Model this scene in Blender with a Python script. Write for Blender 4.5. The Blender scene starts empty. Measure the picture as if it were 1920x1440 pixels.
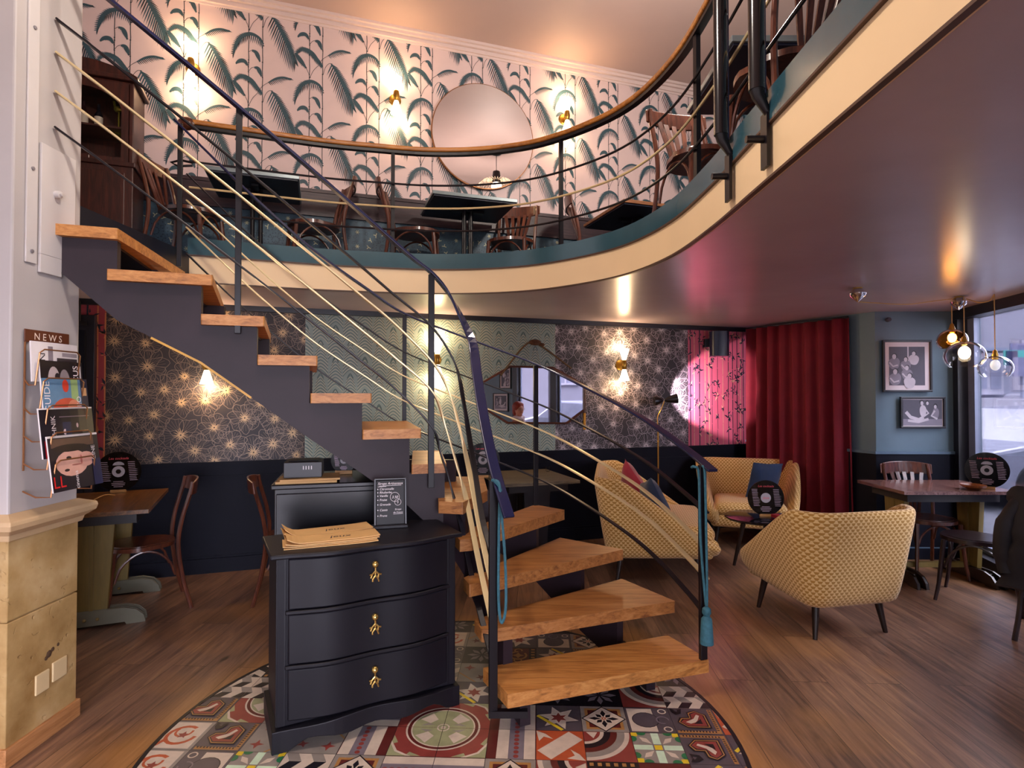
import bpy, bmesh, math, random
from mathutils import Vector, Matrix, Quaternion
R = random.Random(7)
PI = math.pi
sc = bpy.context.scene
COL = sc.collection
sin, cos, rad = math.sin, math.cos, math.radians

# ------------------------------------------------------------------ camera model
F = 1080.0; EYE = 1.5; PITCH = rad(0.95)
def ray(px, py):
    a = (px-960)/F; b = (720-py)/F
    return Vector((a, cos(PITCH)-b*sin(PITCH), sin(PITCH)+b*cos(PITCH)))
CAM = Vector((0, 0, EYE))
def PZ(px, py, z):
    d = ray(px, py); return CAM + d*((z-EYE)/d.z)
def PYY(px, py, y):
    d = ray(px, py); return CAM + d*(y/d.y)
def PPL(px, py, p0, n):
    d = ray(px, py); n = Vector(n); return CAM + d*((Vector(p0)-CAM).dot(n)/d.dot(n))
WTH = math.atan(.335)
WU = Vector((cos(WTH), sin(WTH), 0)); WN = Vector((sin(WTH), -cos(WTH), 0)); W0 = Vector((0, 5.71, 0))
def WS(px, py, d=0.0):                       # wall coordinates (s, z) of a photo point on the back wall
    p = PPL(px, py, W0+WN*d, WN); q = p-W0
    return q.dot(WU), p.z
def WP(s, z=0, d=0.0):
    return W0 + WU*s + WN*d + Vector((0, 0, z))

# ------------------------------------------------------------------ colours and materials
def hexc(h):
    h = h.lstrip('#'); c = [int(h[i:i+2], 16)/255 for i in (0, 2, 4)]
    return tuple((x/12.92 if x <= .04045 else ((x+.055)/1.055)**2.4) for x in c) + (1,)
MATS = {}
class NT:
    def __init__(s, name):
        s.m = bpy.data.materials.new(name); s.m.use_nodes = True; s.t = s.m.node_tree
        s.b = s.t.nodes['Principled BSDF']
    def n(s, typ, **kw):
        o = s.t.nodes.new(typ)
        for k, v in kw.items():
            if k.startswith('i_'):
                key = k[2:].replace('_', ' '); o.inputs[key].default_value = v
            else: setattr(o, k, v)
        return o
    def l(s, a, b): s.t.links.new(a, b)
    def math(s, op, a, b=None, c=None):
        o = s.t.nodes.new('ShaderNodeMath'); o.operation = op
        for i, v in enumerate((a, b, c)):
            if v is None: continue
            if hasattr(v, 'links'): s.l(v, o.inputs[i])
            else: o.inputs[i].default_value = v
        return o.outputs[0]
    def mix(s, f, a, b, blend='MIX'):
        o = s.t.nodes.new('ShaderNodeMix'); o.data_type = 'RGBA'; o.blend_type = blend
        for i, v in ((0, f), (6, a), (7, b)):
            if hasattr(v, 'links'): s.l(v, o.inputs[i])
            else: o.inputs[i].default_value = v
        return o.outputs[2]
    def coord(s, which='Object', scale=(1, 1, 1), rot=(0, 0, 0), loc=(0, 0, 0)):
        c = s.t.nodes.new('ShaderNodeTexCoord'); m = s.t.nodes.new('ShaderNodeMapping')
        m.inputs['Scale'].default_value = scale; m.inputs['Rotation'].default_value = rot; m.inputs['Location'].default_value = loc
        s.l(c.outputs[which], m.inputs[0]); return m.outputs[0]
    def noise(s, vec, scale=5, detail=4, rough=.55, dist=0.0):
        o = s.n('ShaderNodeTexNoise', i_Scale=scale, i_Detail=detail, i_Roughness=rough, i_Distortion=dist); s.l(vec, o.inputs['Vector']); return o.outputs[0]
    def ramp(s, fac, stops):
        o = s.t.nodes.new('ShaderNodeValToRGB'); e = o.color_ramp.elements
        while len(e) < len(stops): e.new(.5)
        for k, (p, c) in enumerate(stops): e[k].position = p; e[k].color = c
        s.l(fac, o.inputs[0]); return o.outputs[0]
    def bump(s, h, strength=.3, dist=.01):
        o = s.n('ShaderNodeBump', i_Strength=strength, i_Distance=dist); s.l(h, o.inputs['Height']); s.l(o.outputs[0], s.b.inputs['Normal'])
    def set(s, **kw):
        for k, v in kw.items(): s.b.inputs[k.replace('_', ' ')].default_value = v
def M(name, col, rough=.5, metal=0.0, var=.12, vs=6.0, bump=0.0, bs=40.0, coat=0.0, emis=None, es=0.0, sheen=0.0, trans=0.0, alpha=1.0, ior=1.5, stretch=(1, 1, 1), spec=.5):
    if name in MATS: return MATS[name]
    t = NT(name); c = hexc(col) if isinstance(col, str) else col
    t.set(Roughness=rough, Metallic=metal, IOR=ior)
    t.b.inputs['Specular IOR Level'].default_value = spec
    if coat: t.b.inputs['Coat Weight'].default_value = coat; t.b.inputs['Coat Roughness'].default_value = .15
    if sheen: t.b.inputs['Sheen Weight'].default_value = sheen
    if trans: t.b.inputs['Transmission Weight'].default_value = trans
    if emis: t.b.inputs['Emission Color'].default_value = hexc(emis); t.b.inputs['Emission Strength'].default_value = es
    if var > 0 and not trans:
        v = t.coord(scale=stretch); f = t.noise(v, vs, 5)
        d = tuple(x*(1-var) for x in c[:3])+(1,); e = tuple(min(1, x*(1+var)) for x in c[:3])+(1,)
        t.l(t.ramp(f, [(.3, d), (.7, e)]), t.b.inputs['Base Color'])
        if bump: t.bump(t.noise(v, bs, 4), bump, .01)
    else: t.b.inputs['Base Color'].default_value = c
    MATS[name] = t.m; return t.m

def wood(name, dark, mid, light, rough=.45, axis=0, sc_=1.0, rot=0.0, coat=.0):
    if name in MATS: return MATS[name]
    t = NT(name); s = [14*sc_]*3; s[axis] = 1.1*sc_
    v = t.coord(scale=tuple(s), rot=(0, 0, rot))
    f = t.noise(v, 2.2, 6, .6, 1.2); g = t.noise(v, 9, 5, .7)
    k = t.math('ADD', t.math('MULTIPLY', f, .7), t.math('MULTIPLY', g, .3))
    c = t.ramp(k, [(.32, hexc(dark)), (.5, hexc(mid)), (.68, hexc(light))])
    t.l(c, t.b.inputs['Base Color']); t.set(Roughness=rough); t.bump(g, .15, .004)
    if coat: t.b.inputs['Coat Weight'].default_value = coat
    MATS[name] = t.m; return t.m

# ------------------------------------------------------------------ mesh builder
class B:
    def __init__(s): s.v = []; s.f = []; s.m = []; s.s = []; s.M = Matrix(); s.uv = None
    def add(s, vs, fs, mat=0, smooth=False):
        k = len(s.v); s.v += [s.M @ Vector(p) for p in vs]
        for f in fs: s.f.append([k+i for i in f]); s.m.append(mat); s.s.append(smooth)
        return s
    def hexa(s, p, mat=0):
        return s.add(p, [(0, 3, 2, 1), (4, 5, 6, 7), (0, 1, 5, 4), (1, 2, 6, 5), (2, 3, 7, 6), (3, 0, 4, 7)], mat)
    def box(s, x0, x1, y0, y1, z0, z1, mat=0):
        return s.hexa([(x0, y0, z0), (x1, y0, z0), (x1, y1, z0), (x0, y1, z0), (x0, y0, z1), (x1, y0, z1), (x1, y1, z1), (x0, y1, z1)], mat)
    def cbox(s, c, d, mat=0, rz=0, rx=0, ry=0):
        o = s.M; s.M = o @ Matrix.Translation(c) @ Matrix.Rotation(rz, 4, 'Z') @ Matrix.Rotation(ry, 4, 'Y') @ Matrix.Rotation(rx, 4, 'X')
        s.box(-d[0]/2, d[0]/2, -d[1]/2, d[1]/2, -d[2]/2, d[2]/2, mat); s.M = o; return s
    def prism(s, poly, z0, z1, mat=0, smooth=False):
        n = len(poly); a = sum(poly[i][0]*poly[(i+1) % n][1]-poly[(i+1) % n][0]*poly[i][1] for i in range(n))
        if a < 0: poly = poly[::-1]
        s.add([(x, y, z0) for x, y in poly]+[(x, y, z1) for x, y in poly], [tuple(range(n))[::-1], tuple(range(n, 2*n))], mat)
        s.add([(x, y, z0) for x, y in poly]+[(x, y, z1) for x, y in poly], [(i, (i+1) % n, n+(i+1) % n, n+i) for i in range(n)], mat, smooth); return s
    def poly(s, pts, mat=0): return s.add(pts, [tuple(range(len(pts)))], mat)
    def tube(s, pts, r, seg=8, mat=0, closed=False, flat=None):
        pts = [Vector(p) for p in pts]; n = len(pts)
        rs = r if isinstance(r, (list, tuple)) else [r]*n
        T = []
        for i in range(n):
            a = pts[(i-1) % n] if (closed or i) else pts[0]; b = pts[(i+1) % n] if (closed or i < n-1) else pts[-1]
            d = (b-a); T.append(d.normalized() if d.length > 1e-9 else Vector((0, 0, 1)))
        ref = Vector((0, 0, 1)) if abs(T[0].z) < .9 else Vector((1, 0, 0))
        N = T[0].cross(ref).normalized(); vs = []
        for i in range(n):
            if i:
                N = N - T[i]*N.dot(T[i])
                N = N.normalized() if N.length > 1e-6 else T[i].cross(ref).normalized()
            Bn = T[i].cross(N); k = flat or 1
            for j in range(seg):
                a = 2*PI*j/seg; vs.append(pts[i]+N*cos(a)*rs[i]+Bn*sin(a)*rs[i]*k)
        fs = [(i*seg+j, i*seg+(j+1) % seg, ((i+1) % n)*seg+(j+1) % seg, ((i+1) % n)*seg+j) for i in range(n if closed else n-1) for j in range(seg)]
        s.add(vs, fs, mat, True)
        if not closed:
            s.add(vs[:seg], [tuple(range(seg))[::-1]], mat); s.add(vs[-seg:], [tuple(range(seg))], mat)
        return s
    def ribbon(s, pts, w, t, mat=0):           # flat bar lying on its side: width horizontal, thickness t
        pts = [Vector(p) for p in pts]; n = len(pts); vs = []
        for i in range(n):
            d = pts[min(i+1, n-1)]-pts[max(i-1, 0)]; h = Vector((d.x, d.y, 0))
            side = Vector((-h.y, h.x, 0)).normalized(); up = side.cross(d.normalized()).normalized()
            if up.z < 0: up = -up
            for a, b in ((-1, -1), (1, -1), (1, 1), (-1, 1)): vs.append(pts[i]+side*a*w/2+up*b*t/2)
        fs = [(i*4+j, i*4+(j+1) % 4, (i+1)*4+(j+1) % 4, (i+1)*4+j) for i in range(n-1) for j in range(4)]
        fs += [(3, 2, 1, 0), tuple((n-1)*4+j for j in range(4))]
        return s.add(vs, fs, mat)
    def lathe(s, prof, seg=16, mat=0, c=(0, 0, 0), rx=0, ry=0, smooth=True, sy=1.0):
        o = s.M; s.M = o @ Matrix.Translation(c) @ Matrix.Rotation(ry, 4, 'Y') @ Matrix.Rotation(rx, 4, 'X')
        n = len(prof); vs = [(r*cos(2*PI*j/seg), sy*r*sin(2*PI*j/seg), z) for r, z in prof for j in range(seg)]
        fs = [(i*seg+j, i*seg+(j+1) % seg, (i+1)*seg+(j+1) % seg, (i+1)*seg+j) for i in range(n-1) for j in range(seg)]
        s.add(vs, fs, mat, smooth)
        if prof[0][0] > 1e-4: s.add(vs[:seg], [tuple(range(seg))[::-1]], mat)
        if prof[-1][0] > 1e-4: s.add(vs[-seg:], [tuple(range(seg))], mat)
        s.M = o; return s
    def ball(s, c, r, mat=0, seg=14, sz=(1, 1, 1)):
        o = s.M; s.M = o @ Matrix.Translation(c) @ Matrix.Diagonal((sz[0], sz[1], sz[2], 1))
        k = seg//2; s.lathe([(max(1e-5, r*sin(PI*i/k)), -r*cos(PI*i/k)) for i in range(k+1)], seg, mat); s.M = o; return s
    def line(s, pts, w, f3, mat=0, closed=False, taper=False):   # drawn line of width w on a surface given by f3(x, y)
        n = len(pts); L = []
        for i in range(n):
            a = pts[(i-1) % n] if (closed or i) else pts[0]; b = pts[(i+1) % n] if (closed or i < n-1) else pts[-1]
            dx, dy = b[0]-a[0], b[1]-a[1]; q = math.hypot(dx, dy) or 1
            k = w/2*(1-.8*i/(n-1) if taper else 1); L.append(((-dy/q)*k, dx/q*k))
        vs = [f3(p[0]+l[0], p[1]+l[1]) for p, l in zip(pts, L)]+[f3(p[0]-l[0], p[1]-l[1]) for p, l in zip(pts, L)]
        return s.add(vs, [(i, (i+1) % n, n+(i+1) % n, n+i) for i in range(n if closed else n-1)], mat)
    def text(s, txt, size, Mx, mat=0, ext=0.0, align='CENTER', shear=0.0):
        cu = bpy.data.curves.new('t', 'FONT'); cu.body = txt; cu.size = size; cu.align_x = align; cu.align_y = 'CENTER'; cu.extrude = ext; cu.shear = shear; cu.resolution_u = 3
        o = bpy.data.objects.new('t', cu); COL.objects.link(o); bpy.context.view_layer.update()
        me = o.evaluated_get(bpy.context.evaluated_depsgraph_get()).to_mesh()
        vs = [Mx @ v.co for v in me.vertices]; fs = [tuple(p.vertices) for p in me.polygons]
        s.add(vs, fs, mat); bpy.data.objects.remove(o); bpy.data.curves.remove(cu); return s
    def obj(s, name, mats, parent=None, loc=None, rz=None, bevel=0, sub=0, bseg=2, uv=None):
        me = bpy.data.meshes.new(name); me.from_pydata([tuple(p) for p in s.v], [], s.f)
        for m in (mats if isinstance(mats, (list, tuple)) else [mats]): me.materials.append(m)
        me.polygons.foreach_set('material_index', s.m); me.polygons.foreach_set('use_smooth', [bool(x) for x in s.s])
        if any(s.s): me.set_sharp_from_angle(angle=rad(40)) if not all(s.s) or not sub else None
        if uv is not None:
            L = me.uv_layers.new(name='UVMap')
            for p in me.polygons:
                for li, vi in zip(p.loop_indices, p.vertices): L.data[li].uv = uv[vi]
        me.update(); o = bpy.data.objects.new(name, me); COL.objects.link(o)
        if parent: o.parent = parent
        if loc is not None: o.location = loc
        if rz is not None: o.rotation_euler = (0, 0, rz)
        if sub: m = o.modifiers.new('sub', 'SUBSURF'); m.levels = sub; m.render_levels = sub
        if bevel: m = o.modifiers.new('bev', 'BEVEL'); m.width = bevel; m.segments = bseg; m.limit_method = 'ANGLE'; m.angle_limit = rad(40)
        return o
def thing(name, label, cat, loc=(0, 0, 0), rz=0, group=None, kind=None):
    o = bpy.data.objects.new(name, None); COL.objects.link(o); o.location = loc; o.rotation_euler = (0, 0, rz); o.empty_display_size = .1
    return tag(o, label, cat, group, kind)
def tag(o, label=None, cat=None, group=None, kind=None):
    if label: o['label'] = label
    if cat: o['category'] = cat
    if group: o['group'] = group
    if kind: o['kind'] = kind
    return o
def dup(root, loc, rz, label=None, group=None, scale=None):
    def cp(o, par):
        c = o.copy(); COL.objects.link(c)
        if par: c.parent = par
        for ch in o.children: cp(ch, c)
        return c
    r = cp(root, None); r.location = loc; r.rotation_euler = (0, 0, rz)
    if scale: r.scale = scale
    if label: r['label'] = label
    if group: r['group'] = group
    return r
def cr(pts, n=6, closed=False):                # Catmull-Rom resample
    P = [Vector(p) for p in pts]; out = []; N = len(P)
    for i in range(N if closed else N-1):
        a = P[(i-1) % N] if (closed or i) else P[0]*2-P[1]; b = P[i]; c = P[(i+1) % N]; d = P[(i+2) % N] if (closed or i < N-2) else P[-1]*2-P[-2]
        for k in range(n):
            t = k/n; out.append(.5*((2*b)+(c-a)*t+(2*a-5*b+4*c-d)*t*t+(3*b-3*c+d-a)*t**3))
    if not closed: out.append(P[-1])
    return out
def resample(pts, step):
    P = [Vector(p) for p in pts]; L = [0]
    for a, b in zip(P, P[1:]): L.append(L[-1]+(b-a).length)
    n = max(1, round(L[-1]/step)); out = []; j = 0
    for i in range(n+1):
        d = L[-1]*i/n
        while j < len(L)-2 and L[j+1] < d: j += 1
        q = (d-L[j])/max(1e-9, L[j+1]-L[j]); out.append(P[j].lerp(P[j+1], min(1, max(0, q))))
    return out
def point_light(name, loc, col, w, r=.04, label=None):
    l = bpy.data.lights.new(name, 'POINT'); l.color = hexc(col)[:3]; l.energy = w; l.shadow_soft_size = r
    o = bpy.data.objects.new(name, l); COL.objects.link(o); o.location = loc; return o
SC_UP = 4.0; SC_LO = 6.0; SPOT_W = 60; GLOBE_W = 4; CHAND_W = 90
# ================================================================== SETTING
ZL, ZF, ZK, ZC = 2.25, 2.44, 2.545, 4.91      # lower ceiling, upper floor, kerb top, top ceiling
CURVE = cr([(-2.18, 3.86), (-1.88, 3.97), (-1.385, 4.15), (-1.02, 4.24), (-.64, 4.31), (-.24, 4.295), (.155, 4.17), (.505, 3.89), (.735, 3.57), (.87, 3.12), (.905, 2.6), (.90, 2.05), (.89, 1.1), (.885, 0), (.88, -1.2)], 8)
CURVE = resample([Vector((p.x, p.y, 0)) for p in CURVE], .08)
Q0 = Vector((4.05, 5.25, 0)); WD = Vector((-.21, -.978, 0)).normalized(); WO = Vector((-WD.y, WD.x, 0))  # window wall: along, outward

m_navy = M('navy_paint', '#0b0d1b', .6, var=.1, bump=.05, spec=.18)
m_navy2 = M('navy_trim', '#0d1020', .35, var=.1)
m_blue = M('blue_grey_paint', '#607989', .5, var=.05, bump=.04)
m_white = M('warm_white_paint', '#b5aeac', .45, var=.06, vs=2.5, bump=.12, bs=14)
m_ceil = M('ceiling_paint', '#c3aaa4', .6, var=.05, vs=1.2)
m_soffit = M('mauve_gloss_ceiling', '#bfafb8', .25, var=.07, vs=1.5, bump=.012, bs=60, spec=.8)
m_cream = M('cream_paint', '#eccfa4', .4, var=.03, vs=3)
m_teal = M('teal_gloss_paint', '#2c505c', .2, var=.08, spec=.7)
m_crown = M('white_plaster', '#ddc9c6', .5, var=.04)

def plank_floor():
    t = NT('oak_planks'); v = t.coord(rot=(0, 0, rad(90+3)))
    br = t.n('ShaderNodeTexBrick', offset=.37, i_Scale=1.0, i_Mortar_Size=.0016, i_Bias=0.0, i_Brick_Width=1.55, i_Row_Height=.185)
    br.inputs['Color1'].default_value = (0, 0, 0, 1); br.inputs['Color2'].default_value = (1, 1, 1, 1); br.inputs['Mortar'].default_value = (.5, .5, .5, 1)
    br.inputs['Mortar Smooth'].default_value = .1
    t.l(v, br.inputs[0])
    g = t.coord(scale=(11, .75, 1), rot=(0, 0, rad(3)))
    sh = t.n('ShaderNodeVectorMath', operation='ADD'); t.l(g, sh.inputs[0]); t.l(br.outputs['Color'], sh.inputs[1])
    f = t.noise(sh.outputs[0], 1.7, 7, .62, 1.4); f2 = t.noise(sh.outputs[0], 6.5, 5, .7, .4)
    k = t.math('ADD', t.math('ADD', t.math('MULTIPLY', f, .75), t.math('MULTIPLY', f2, .25)), t.math('MULTIPLY', t.math('SUBTRACT', br.outputs['Color'], .5), .13))
    c = t.ramp(k, [(.26, hexc('#2c201c')), (.40, hexc('#5d463b')), (.55, hexc('#80604e')), (.74, hexc('#a6805f'))])
    kn = t.noise(t.coord(scale=(9, 2.2, 1), rot=(0, 0, rad(3)), loc=(3, 1, 0)), 1.3, 2, .5)
    c = t.mix(t.math('MULTIPLY', t.ramp(kn, [(.22, (1, 1, 1, 1)), (.27, (0, 0, 0, 1))]), .8), c, hexc('#190f0d'))
    w = t.noise(t.coord(scale=(1, 1, 1)), .9, 3, .5)                      # worn honey-coloured patches
    gp = t.n('ShaderNodeTexCoord'); sx_ = t.n('ShaderNodeSeparateXYZ'); t.l(gp.outputs['Object'], sx_.inputs[0])   # planks cut round the inlay are worn honey
    dx = t.math('SUBTRACT', sx_.outputs[0], -.28); dy = t.math('SUBTRACT', sx_.outputs[1], 2.56); dd_ = t.math('SQRT', t.math('ADD', t.math('MULTIPLY', dx, dx), t.math('MULTIPLY', dy, dy)))
    nearr = t.ramp(t.math('ADD', dd_, t.math('MULTIPLY', t.math('SUBTRACT', w, .5), 1.0)), [(1.33/2, (0, 0, 0, 1)), (1.0, (0, 0, 0, 1))]); nearr = t.math('MULTIPLY', t.math('SUBTRACT', 1.0, t.math('MINIMUM', 1.0, t.math('MAXIMUM', 0.0, t.math('MULTIPLY', t.math('SUBTRACT', t.math('ADD', dd_, t.math('MULTIPLY', t.math('SUBTRACT', w, .5), 1.2)), 1.32), 5.0)))), .75)
    c = t.mix(nearr, c, t.mix(.6, c, hexc('#c98a3c')))
    c = t.mix(t.math('MULTIPLY', t.ramp(w, [(.56, (0, 0, 0, 1)), (.66, (1, 1, 1, 1))]), .45), c, t.mix(.65, c, hexc('#bd8443')))
    c = t.mix(t.math('MULTIPLY', br.outputs['Fac'], .75), c, hexc('#150d0a'))
    t.l(c, t.b.inputs['Base Color']); t.set(Roughness=.28)
    t.bump(t.math('SUBTRACT', t.math('MULTIPLY', f2, .3), br.outputs['Fac']), .25, .004)
    return t.m
b = B(); b.poly([(-6, -4, 0), (2.6+.55, -4, 0), tuple(Q0+WD*6.9), tuple(Q0), (3.3, 5.27, 0), (2.69, 6.62, 0), tuple(WP(-6))])
tag(b.obj('floor', plank_floor()), kind='structure')

# ---- back wall (both storeys) with its papers and panels in wall coordinates: x along, -y out of the wall, z up
SR = 2.838
b = B(); b.box(-6, SR, 0, .2, 0, ZC, 0)
wall_back = tag(b.obj('wall_back', M('wall_plaster', '#8f8a88', .6), None, W0, WTH), kind='structure')
def wpart(name, bb, mats, **k): return bb.obj(name, mats, wall_back, **k)
b = B(); b.box(-6, SR, -.012, 0, 0, .915); b.box(-6, SR, -.03, 0, 0, .12); b.box(-6, SR, -.028, 0, .895, .925)
b.box(-6, SR, -.02, 0, .13, .14); b.box(-6, SR, -.02, 0, .80, .81); wpart('dado', b, m_navy)
b = B(); b.box(-6, SR, -.05, 0, 2.205, ZL); wpart('cornice', b, m_navy2)
sx = lambda px: WS(px, 740)[0]
S1, S2, S3, S4, S5, S6 = sx(181), sx(198), sx(572), sx(1041), sx(1290), SR
def paper(name, s0, s1, z0, z1, base, draw, mats):
    bb = B(); bb.box(s0, s1, -.003, 0, z0, z1, 0)
    draw(bb, s0, s1, z0, z1); return wpart(name, bb, [base]+mats)
def clipped(bb, s0, s1, z0, z1, start):        # cut drawn faces to the paper's rectangle
    keep = [], [], []
    for f, m, q in zip(bb.f, bb.m, bb.s):
        if f[0] < start: keep[0].append(f); keep[1].append(m); keep[2].append(q); continue
        pts = [bb.v[i] for i in f]
        if all(s0 <= p.x <= s1 and z0 <= p.z <= z1 for p in pts): keep[0].append(f); keep[1].append(m); keep[2].append(q); continue
        if any(s0 <= p.x <= s1 and z0 <= p.z <= z1 for p in pts):
            for i in f:
                p = bb.v[i]; p.x = min(s1, max(s0, p.x)); p.z = min(z1, max(z0, p.z))
            keep[0].append(f); keep[1].append(m); keep[2].append(q)
    bb.f, bb.m, bb.s = keep
# dark flower paper
def floral(bb, s0, s1, z0, z1):
    f3 = lambda x, y: (x, -.0036, y); st = len(bb.v); r = random.Random(int(s0*100)+5); pts = []
    for _ in range(4000):
        p = (r.uniform(s0, s1), r.uniform(z0, z1))
        if all((p[0]-q[0])**2+(p[1]-q[1])**2 > .165**2 for q in pts): pts.append(p)
    for (x, y) in pts:
        a0 = r.uniform(0, 6.28); np_ = r.choice((5, 6, 7)); R0 = r.uniform(.10, .14)
        for k in range(np_):
            a = a0+2*PI*k/np_; d = R0*.62; cx, cy = x+cos(a)*d, y+sin(a)*d; L = []
            for j in range(18):
                q = 2*PI*j/18; rr = R0*.47*(1+.14*sin(3*q+a*3)+.08*cos(5*q)); ex = cos(q)*rr*1.12; ey = sin(q)*rr
                L.append((cx+ex*cos(a)-ey*sin(a), cy+ex*sin(a)+ey*cos(a)))
            bb.line(L, .0040, f3, 1, closed=True)
            for j in (-2, -1, 0, 1, 2):
                q = a+j*.17; bb.line([(x+cos(q)*R0*.3, y+sin(q)*R0*.3), (x+cos(q+.03*j)*R0*.98, y+sin(q+.03*j)*R0*.98)], .0018, f3, 1)
        for k in range(16):
            q = 2*PI*k/16+r.uniform(-.1, .1); l = R0*r.uniform(.34, .46)
            bb.line([(x+cos(q)*.006, y+sin(q)*.006), (x+cos(q)*l, y+sin(q)*l)], .0085, lambda X, Y: (X, -.0042, Y), 2, taper=True)
    for _ in range(int((s1-s0)*(z1-z0)*38)):
        x, y = r.uniform(s0, s1), r.uniform(z0, z1); rr = r.uniform(.018, .04)
        bb.line([(x+cos(q*.6283)*rr*(1+.2*sin(q)), y+sin(q*.6283)*rr) for q in range(10)], .0036, f3, 1, closed=True)
    clipped(bb, s0, s1, z0, z1, st)
m_fb = M('flower_paper_ground', '#2b272d', .55, var=.1); m_fl = M('flower_paper_line', '#806e62', .4, var=.1, metal=.2); m_fc = M('flower_paper_stamen', '#c9ab84', .45, var=.1, metal=.1)
paper('floral_wallpaper', S2, S3, .925, 2.205, m_fb, floral, [m_fl, m_fc])
paper('floral_wallpaper', S4, S5, .925, 2.205, m_fb, floral, [M('flower_paper_line_lit', '#9d929a', .4, var=.1), M('flower_paper_stamen_lit', '#c9bfc5', .45, var=.1)])  # same paper as the left one; paler print colours paint in its different light
# fan paper
def fans(bb, s0, s1, z0, z1):
    st = len(bb.v); P = .128; n = int((s1-s0)/P)+2
    for c in range(n):
        x0 = s0+c*P; off = .145*(c % 2)
        for k in range(-20, int((z1-z0)/.0155)+20):
            z = z0+k*.0155; j = (k*.0155+off) % .29/.29          # 0 at the bottom of a fan, 1 at its peak
            w = .064*min(1, .34+1.15*(1-j)); hgt = .05*(.8+.4*(1-j)); L = []
            for q in range(-5, 6):
                u = q/5; L.append((x0+u*w, z+hgt*(1-abs(u)**1.5)))
            dark = j > .93
            bb.line(L, .010 if dark else .0050, lambda X, Y, e=(-.0041 if dark else -.0036): (X, e, Y), 2 if dark or k % 2 else 1)
    clipped(bb, s0, s1, z0, z1, st)
paper('fan_wallpaper', S3, S4, .925, 2.205, M('fan_paper_ground', '#93a6a1', .5, var=.06), fans, [M('fan_paper_cream', '#c2c1a9', .45, var=.05), M('fan_paper_teal', '#56706f', .45, var=.08)])
# bamboo paper
def bamboo(bb, s0, s1, z0, z1):
    st = len(bb.v); r = random.Random(11); f3 = lambda x, y: (x, -.0036, y)
    def leaf(x, y, a, l, m):
        w = l*.16; p = [(0, 0), (l*.35, w), (l, 0), (l*.35, -w)]
        bb.poly([(x+X*cos(a)-Y*sin(a), -.004, y+X*sin(a)+Y*cos(a)) for X, Y in p], m)
    x = s0+.03
    while x < s1:
        m = r.choice((1, 1, 2)); z = z0; w = r.choice((.006, .009, .013))
        while z < z1:
            h = r.uniform(.12, .26); bb.line([(x+r.uniform(-.002, .002), z), (x+r.uniform(-.002, .002), min(z+h-.008, z1))], w, f3, m)
            if r.random() < .6:
                for q in range(r.randint(3, 7)): leaf(x+r.uniform(-.01, .01), z+r.uniform(-.01, .01), r.uniform(0, 6.28), r.uniform(.03, .06), 1 if r.random() < .75 else 2)
                if r.random() < .6:
                    dx, dz = r.uniform(-.09, .09), r.uniform(.02, .08); bb.line([(x, z), (x+dx, z+dz)], .0035, f3, 1)
                    for q in range(6): leaf(x+dx+r.uniform(-.03, .03), z+dz+r.uniform(-.03, .03), r.uniform(0, 6.28), r.uniform(.03, .05), 1)
            z += h
        x += r.uniform(.035, .075)
    clipped(bb, s0, s1, z0, z1, st)
m_pk = M('bamboo_paper_ground', '#cf5d78', .5, var=.08, vs=3); m_bd = M('bamboo_paper_dark', '#23283c', .5); m_bt = M('bamboo_paper_tan', '#d9a08a', .5)
paper('bamboo_wallpaper', S5, S6, .925, 2.205, m_pk, bamboo, [m_bd, m_bt])
paper('bamboo_wallpaper', sx(120), S2, .925, 2.205, M('bamboo_paper_ground_red', '#a8404c', .5, var=.08), bamboo, [m_bd, M('bamboo_paper_orange', '#d98a5c', .5)])
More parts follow.
